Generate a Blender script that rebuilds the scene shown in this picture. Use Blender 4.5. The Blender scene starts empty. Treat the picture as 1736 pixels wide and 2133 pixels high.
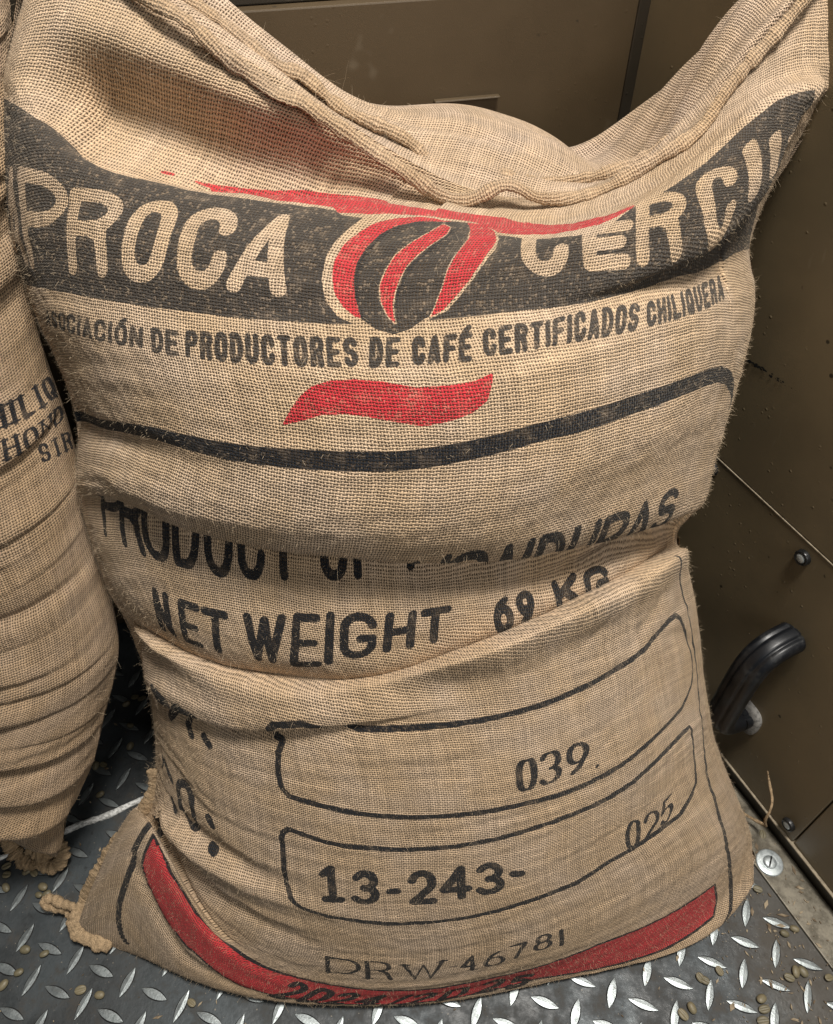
import bpy, math, random
import numpy as np

# ---------------------------------------------------------------- camera, light, exposure
C = bpy.context.scene
cam_d = bpy.data.cameras.new('camera'); cam = bpy.data.objects.new('camera', cam_d); C.collection.objects.link(cam)
cam.location = (0, 0, .93); cam.rotation_euler = (math.radians(42.5), 0, 0)
cam_d.sensor_fit = 'VERTICAL'; cam_d.sensor_height = 24; cam_d.sensor_width = 24; cam_d.lens = 24 * 1632 / 2133
cam_d.clip_start = .02; cam_d.clip_end = 60; C.camera = cam
w = bpy.data.worlds.new('World'); C.world = w; w.use_nodes = True
w.node_tree.nodes['Background'].inputs[0].default_value = (.92, .96, 1.0, 1); w.node_tree.nodes['Background'].inputs[1].default_value = .075
def area(name, loc, aim, size, power, col, sy=None):
    d = bpy.data.lights.new(name, 'AREA'); o = bpy.data.objects.new(name, d); C.collection.objects.link(o)
    d.size = size; d.energy = power; d.color = col
    if sy: d.shape = 'RECTANGLE'; d.size_y = sy
    v = np.array(aim) - np.array(loc)
    from mathutils import Vector
    o.location = loc; o.rotation_euler = Vector(v).to_track_quat('-Z', 'Y').to_euler(); return o
area('door_light', (.70, -.80, 1.40), (0, .40, .35),   .8, 9, (1, .975, .93), .8)       # daylight through the open door behind the photographer
area('roof_light', (.30, .19, 2.45), (0, .38, .3), .42, 66, (1, .955, .89))               # the lamp under the roof
C.view_settings.view_transform = 'Standard'; C.view_settings.look = 'None'; C.view_settings.exposure = 0; C.view_settings.gamma = 1
C.view_settings.use_curve_mapping = False
# ---------------------------------------------------------------- cloth maths
def spline_w(x, q):
    """weights of a natural cubic spline: rows q, columns x"""
    x = np.asarray(x, float); n = len(x); h = np.diff(x)
    A = np.zeros((n, n)); B = np.zeros((n, n)); A[0, 0] = A[-1, -1] = 1
    for i in range(1, n - 1):
        A[i, i-1] = h[i-1]; A[i, i] = 2 * (h[i-1] + h[i]); A[i, i+1] = h[i]
        B[i, i+1] += 6 / h[i]; B[i, i] -= 6 / h[i] + 6 / h[i-1]; B[i, i-1] += 6 / h[i-1]
    M = np.linalg.solve(A, B); q = np.asarray(q, float)
    i = np.clip(np.searchsorted(x, q) - 1, 0, n - 2)
    a = ((x[i+1] - q) / h[i])[:, None]; b = ((q - x[i]) / h[i])[:, None]
    E = np.eye(n)
    return a * E[i] + b * E[i+1] + ((a**3 - a) * M[i] + (b**3 - b) * M[i+1]) * (h[i]**2)[:, None] / 6

def pchip(x, y, q):
    x = np.asarray(x, float); y = np.asarray(y, float); h = np.diff(x); d = np.diff(y) / h
    m = np.zeros(len(x)); m[0] = d[0]; m[-1] = d[-1]
    for i in range(1, len(x) - 1):
        if d[i-1] * d[i] > 0:
            w1 = 2*h[i] + h[i-1]; w2 = h[i] + 2*h[i-1]; m[i] = (w1 + w2) / (w1 / d[i-1] + w2 / d[i])
    q = np.clip(np.asarray(q, float), x[0], x[-1]); i = np.clip(np.searchsorted(x, q) - 1, 0, len(x) - 2)
    s = (q - x[i]) / h[i]
    return ((2*s**3 - 3*s**2 + 1)*y[i] + (s**3 - 2*s**2 + s)*h[i]*m[i] + (-2*s**3 + 3*s**2)*y[i+1] + (s**3 - s**2)*h[i]*m[i+1])

def patch(net, vrow, U, V):
    """fine surface of a control net (rows x columns x 3)"""
    net = np.asarray(net, float); us = np.linspace(0, 1, net.shape[1])
    return np.einsum('ik,klc,jl->ijc', spline_w(vrow, V), net, spline_w(us, U), optimize=True)

def frame(P):
    du = np.gradient(P, axis=1); dv = np.gradient(P, axis=0)
    n = np.cross(du, dv); n /= np.linalg.norm(n, axis=-1, keepdims=True) + 1e-12
    t = dv / (np.linalg.norm(dv, axis=-1, keepdims=True) + 1e-12)
    return n, t

def blur2(a, k):
    for _ in range(k):
        a = np.pad(a, ((1, 1), (0, 0)), mode='edge'); a = .25*a[:-2] + .5*a[1:-1] + .25*a[2:]
        a = np.pad(a, ((0, 0), (1, 1)), mode='edge'); a = .25*a[:, :-2] + .5*a[:, 1:-1] + .25*a[:, 2:]
    return a

def apply_folds(P, U, V, folds, seed=3, ripple=.00028):
    """folds: (kind, [(u, v, strength)...], params).  Real folds: the cloth moves along its normal and slides along itself."""
    N, T = frame(P)
    spd = np.linalg.norm(np.gradient(P, axis=0), axis=-1) / np.gradient(V)[:, None]
    dn = np.zeros(P.shape[:2]); dt = np.zeros(P.shape[:2])
    for kind, pts, k in folds:
        pts = np.asarray(pts, float)
        if kind[0] == 'x':      # a crease that runs up the cloth: v is the running coordinate
            c = pchip(pts[:, 1], pts[:, 0], V); s = pchip(pts[:, 1], pts[:, 2], V)
            s = s * ((V >= pts[0, 1]) & (V <= pts[-1, 1])); d = (U[None, :] - c[:, None]) * .62; s = s[:, None]
        else:
            c = pchip(pts[:, 0], pts[:, 1], U); s = pchip(pts[:, 0], pts[:, 2], U)
            s = s * ((U >= pts[0, 0]) & (U <= pts[-1, 0]))
            d = (V[:, None] - c[None, :]) * np.clip(spd, .25, 6); s = s[None, :]
        if kind == 'over':      # upper cloth hangs over the lower:  h up-bulge, wu its width, hd hollow below, wd its width, A slide, w lip
            h, wu, hd, wd, A, w = k
            sg = .5 * (1 + np.tanh(d / w * 1.6))
            up = np.clip(d, 0, None); dn += s * (h * sg * (.35*np.exp(-up / wu) + (up / (.55*wu)) * np.exp(1 - up / (.55*wu))) - hd * (1 - sg) * np.exp(np.clip(d, None, 0) / wd))
            dt += -s * A * (d / w) * np.exp(.5 - .5 * (d / w)**2)
        elif kind == 'under':   # lower cloth rolls up over the upper
            h, wu, hd, wd, A, w = k
            sg = .5 * (1 + np.tanh(-d / w * 1.6))
            up = np.clip(-d, 0, None); dn += s * (h * sg * (.35*np.exp(-up / wu) + (up / (.55*wu)) * np.exp(1 - up / (.55*wu))) - hd * (1 - sg) * np.exp(-np.clip(d, 0, None) / wd))
            dt += -s * A * (d / w) * np.exp(.5 - .5 * (d / w)**2)
        else:                   # 'ridge' / 'xridge'
            h, w = k
            dn += s * h * np.exp(-.5 * (d / w)**2)
    rng = np.random.default_rng(seed)
    for _ in range(26):         # small slack in the cloth, mostly running across
        fu = rng.normal(0, 3.0); fv = rng.normal(0, 26); a = ripple * rng.uniform(.3, 1) / (1 + abs(fv) / 30)
        dn += a * np.sin(2*np.pi*(fu*U[None, :] + fv*V[:, None]) + rng.uniform(0, 6.28))
    f = rng.normal(0, 1, dn.shape)          # the beans pressing through
    lump = blur2(f, 18); lump /= lump.std(); lump2 = blur2(f, 5); lump2 /= lump2.std()
    dn += (.00013 * lump + .00003 * lump2) * min(1., ripple / .00028)
    edge = np.clip(np.minimum(U, 1 - U) / .03, 0, 1)[None, :]
    top = np.clip((V[-1] - V) / .010, 0, 1)[:, None]; dn *= (.35 + .65*edge) * top; dt *= edge * top
    return P + N * dn[..., None] + T * dt[..., None]
# ---------------------------------------------------------------- printing on the cloth
def arc(cx, cy, rx, ry, a0, a1, n=14, p=1.0):
    o = []
    for i in range(n + 1):
        a = math.radians(a0 + (a1 - a0) * i / n); c, s = math.cos(a), math.sin(a)
        o.append((cx + rx * math.copysign(abs(c)**p, c), cy + ry * math.copysign(abs(s)**p, s)))
    return o
def _glyphs():
    g = {}
    ring = arc(.5, .5, .5, .5, 0, 360, 32, .75)
    g['O'] = g['0'] = [ring]; g['Q'] = [ring, [(.6, .25), (1, -.02)]]
    g['I'] = [[(.5, 0), (.5, 1)]]; g['|'] = g['I']; g['L'] = [[(0, 1), (0, 0), (1, 0)]]
    g['T'] = [[(0, 1), (1, 1)], [(.5, 1), (.5, 0)]]
    g['H'] = [[(0, 0), (0, 1)], [(1, 0), (1, 1)], [(0, .5), (1, .5)]]
    g['E'] = [[(1, 1), (0, 1), (0, 0), (1, 0)], [(0, .5), (.85, .5)]]; g['F'] = [[(1, 1), (0, 1), (0, 0)], [(0, .5), (.85, .5)]]
    g['A'] = [[(0, 0), (.5, 1), (1, 0)], [(.17, .22), (.83, .22)]]; g['N'] = [[(0, 0), (0, 1), (1, 0), (1, 1)]]
    g['W'] = [[(0, 1), (.25, 0), (.5, .95), (.75, 0), (1, 1)]]; g['K'] = [[(0, 0), (0, 1)], [(1, 1), (0, .42)], [(.3, .6), (1, 0)]]
    bowl = [(0, 1), (.5, 1)] + arc(.5, .76, .5, .24, 90, -90, 12) + [(0, .52)]
    g['P'] = [[(0, 0), (0, 1)], bowl]; g['R'] = [[(0, 0), (0, 1)], bowl, [(.5, .52), (.8, .42), (.95, 0)]]
    g['D'] = [[(0, 0), (0, 1), (.4, 1)] + arc(.4, .5, .6, .5, 90, -90, 16) + [(0, 0)]]
    g['U'] = [[(0, 1), (0, .35)] + arc(.5, .35, .5, .35, 180, 360, 14) + [(1, 1)]]
    g['C'] = [arc(.5, .72, .5, .28, 0, 180, 12) + arc(.5, .28, .5, .28, 180, 360, 12)]
    g['G'] = [arc(.5, .73, .5, .27, 8, 180, 12) + arc(.5, .27, .5, .27, 180, 360, 12) + [(1, .43), (.58, .43)]]
    g['S'] = [arc(.5, .75, .5, .25, 15, 270, 16) + arc(.5, .25, .5, .25, 90, -165, 16)]
    g['1'] = [[(.05, .86), (.5, 1), (.5, 0)], [(.0, 0), (1, 0)]]; g['2'] = [arc(.5, .68, .5, .32, 165, -30, 14) + [(0, 0), (1, 0)]]
    g['3'] = [arc(.45, .75, .5, .25, 150, -90, 14) + arc(.45, .26, .55, .26, 90, -150, 16)]
    g['4'] = [[(.72, 0), (.72, 1), (0, .28), (1, .28)]]; g['5'] = [[(.95, 1), (.12, 1), (.05, .55)] + arc(.45, .32, .52, .32, 110, -150, 16)]
    g['6'] = [[(.8, .98), (.35, .8)] + arc(.5, .32, .5, .32, 165, 525, 24)]; g['9'] = [[(.2, .02), (.65, .2)] + arc(.5, .68, .5, .32, -15, 345, 24)]
    g['7'] = [[(0, 1), (1, 1), (.35, 0)]]; g['8'] = [arc(.5, .76, .42, .24, -90, 270, 20), arc(.5, .27, .5, .27, -90, 270, 20)]
    g['-'] = [[(0, .5), (1, .5)]]; g['/'] = [[(0, 0), (1, 1)]]; g[':'] = [[(.5, .12), (.5, .2)], [(.5, .8), (.5, .88)]]; g['.'] = [[(.5, 0), (.5, .05)]]
    g['\u00c9'] = g['E'] + [[(.3, 1.16), (.75, 1.32)]]; g['\u00d3'] = [ring, [(.4, 1.18), (.8, 1.34)]]
    return g
GLYPH = _glyphs()
SERIF = {'H': [0, 1, 2, 3], 'N': [0, 1, 3], 'I': [0, 1], 'L': [0, 1], 'T': [1], 'D': [0, 2], 'R': [0, 2], '1': [1], 'A': [1, 3], 'W': [0, 2]}
SERIF_AT = {'H': [(0, 0), (0, 1), (1, 0), (1, 1)], 'N': [(0, 0), (0, 1), (1, 1)], 'I': [(.5, 0), (.5, 1)], 'L': [(0, 1)], 'T': [(.5, 0)],
            'D': [], 'R': [(0, 0)], '1': [(.5, 0)], 'W': [(0, 1), (1, 1)], '4': [(.72, 0)]}

class Press:
    """ink masks on the (X, V) grid of one cloth; X and V in metres"""
    def __init__(s, X, V, P):
        s.X, s.V = X, V
        s.gx = np.linalg.norm(np.gradient(P, axis=1), axis=-1) / np.maximum(np.gradient(X), 1e-5)[None, :]
        s.gv = np.linalg.norm(np.gradient(P, axis=0), axis=-1) / np.gradient(V)[:, None]
        s.m = {k: np.zeros((len(V), len(X)), np.float32) for k in ('black', 'grey', 'red')}
    def box(s, q, pad):
        q = np.asarray(q); a = np.searchsorted(s.X, q[:, 0].min() - pad); b = np.searchsorted(s.X, q[:, 0].max() + pad)
        c = np.searchsorted(s.V, q[:, 1].min() - pad); d = np.searchsorted(s.V, q[:, 1].max() + pad)
        return slice(c, max(d, c + 1)), slice(a, max(b, a + 1))
    def put(s, sl, cov, ink, val):
        if ink == 'bare':
            for k in s.m: s.m[k][sl] *= (1 - cov)
            return
        for k in s.m:
            if k != ink and val >= .99 and ink != 'black': s.m[k][sl] *= (1 - cov)
        s.m[ink][sl] = np.maximum(s.m[ink][sl], cov * val)
    def poly(s, q, ink, val=1.0):
        q = np.asarray(q); sl = s.box(q, .003); xs = s.X[sl[1]]; vs = s.V[sl[0]]
        if not len(xs) or not len(vs): return
        cov = 0
        px = np.gradient(xs) if len(xs) > 1 else np.array([.001]); pv = np.gradient(vs) if len(vs) > 1 else np.array([.001])
        for ox in (-.33, 0, .33):
            for ov in (-.33, 0, .33):
                x = (xs + ox*px)[None, :]; v = (vs + ov*pv)[:, None]; ins = np.zeros((len(vs), len(xs)), bool)
                for (x0, v0), (x1, v1) in zip(q, np.roll(q, -1, 0)):
                    if v0 == v1: continue
                    ins ^= ((v0 > v) != (v1 > v)) & (x < (x1 - x0) * (v - v0) / (v1 - v0) + x0)
                cov = cov + ins
        s.put(sl, (cov / 9).astype(np.float32), ink, val)
    @staticmethod
    def _dist(px, py, pts, hws, gx=1., gv=1.):
        best = np.full(px.shape, 9., np.float32)
        for k in range(len(pts) - 1):
            (x0, y0), (x1, y1) = pts[k], pts[k+1]; dx, dy = (x1 - x0)*gx, (y1 - y0)*gv; L = dx*dx + dy*dy; ax, ay = (px - x0)*gx, (py - y0)*gv
            t = np.clip((ax*dx + ay*dy) / (L + 1e-12), 0, 1)
            h = hws[k] + (hws[k+1] - hws[k]) * t
            best = np.minimum(best, np.hypot(ax - t*dx, ay - t*dy) - h)
        return best
    def line(s, q, hw, ink, val=1.0):
        q = np.asarray(q); hw = np.broadcast_to(np.asarray(hw, float), (len(q),)); sl = s.box(q, .012)
        d = s._dist(s.X[sl[1]][None, :] + 0*s.V[sl[0]][:, None], s.V[sl[0]][:, None] + 0*s.X[sl[1]][None, :], q, hw, s.gx[sl], s.gv[sl])
        s.put(sl, np.clip(.5 - d / .0011, 0, 1), ink, val)
    def glyph(s, ch, q, hw, ink, style='sans', val=1.0):
        """q: BL, BR, TR, TL corners in metres of cloth"""
        q = np.asarray(q, float); sl = s.box(q, .02)
        x = s.X[sl[1]][None, :] + 0*s.V[sl[0]][:, None]; v = s.V[sl[0]][:, None] + 0*s.X[sl[1]][None, :]
        a, b, c, d = q; e = b - a; f = d - a; g = a - b + c - d
        su = np.full(x.shape, .5); sv = np.full(x.shape, .5)
        for _ in range(4):
            rx = a[0] + e[0]*su + f[0]*sv + g[0]*su*sv - x; ry = a[1] + e[1]*su + f[1]*sv + g[1]*su*sv - v
            j00 = e[0] + g[0]*sv; j01 = f[0] + g[0]*su; j10 = e[1] + g[1]*sv; j11 = f[1] + g[1]*su
            det = j00*j11 - j01*j10; det = np.where(np.abs(det) < 1e-9, 1e-9, det)
            su = np.clip(su - (j11*rx - j01*ry) / det, -1.5, 2.5); sv = np.clip(sv - (-j10*rx + j00*ry) / det, -1.5, 2.5)
        cx, cv = q.mean(0); iu = min(np.searchsorted(s.X, cx), len(s.X) - 1); iv = min(np.searchsorted(s.V, cv), len(s.V) - 1)
        mt = np.array([s.gx[iv, iu], s.gv[iv, iu]]); a, b, c, d = q * mt
        W = .5*(np.linalg.norm(b - a) + np.linalg.norm(c - d)); Hh = .5*(np.linalg.norm(d - a) + np.linalg.norm(c - b))
        hw = min(hw, W*.3 if ch not in 'I|.:' else 9); px = su*W; py = sv*Hh
        ix = hw if ch not in 'I|.:' else 0
        sc = lambda p: (ix + p[0]*(W - 2*ix), (hw if ch != '-' else 0) + p[1]*(Hh - 2*(hw if ch != '-' else 0)))
        best = np.full(x.shape, 9.)
        for st in GLYPH[ch]:
            pts = [sc(p) for p in st]
            if style == 'serif':
                hs = []
                for k in range(len(pts)):
                    p0 = pts[max(k-1, 0)]; p1 = pts[min(k+1, len(pts)-1)]; L = math.hypot(p1[0]-p0[0], p1[1]-p0[1]) + 1e-9
                    hs.append(hw * (.36 + .64*abs(p1[1]-p0[1]) / L))
            else: hs = [hw]*len(pts)
            best = np.minimum(best, self_d(px, py, pts, hs))
        if style == 'serif':
            for p in SERIF_AT.get(ch, []):
                X0, Y0 = sc(p); best = np.minimum(best, self_d(px, py, [(X0 - hw*2, Y0), (X0 + hw*2, Y0)], [hw*.33]*2))
        s.put(sl, np.clip(.5 - best / .0011, 0, 1), ink, val)
self_d = Press._dist
VROW = [0.0, 0.0261, 0.0487, 0.0881, 0.1601, 0.2139, 0.3035, 0.338, 0.4225, 0.4927, 0.5278, 0.5644, 0.6224, 0.6674, 0.7256, 0.7531, 0.7863, 0.8333, 0.8744, 0.8956]
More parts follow.
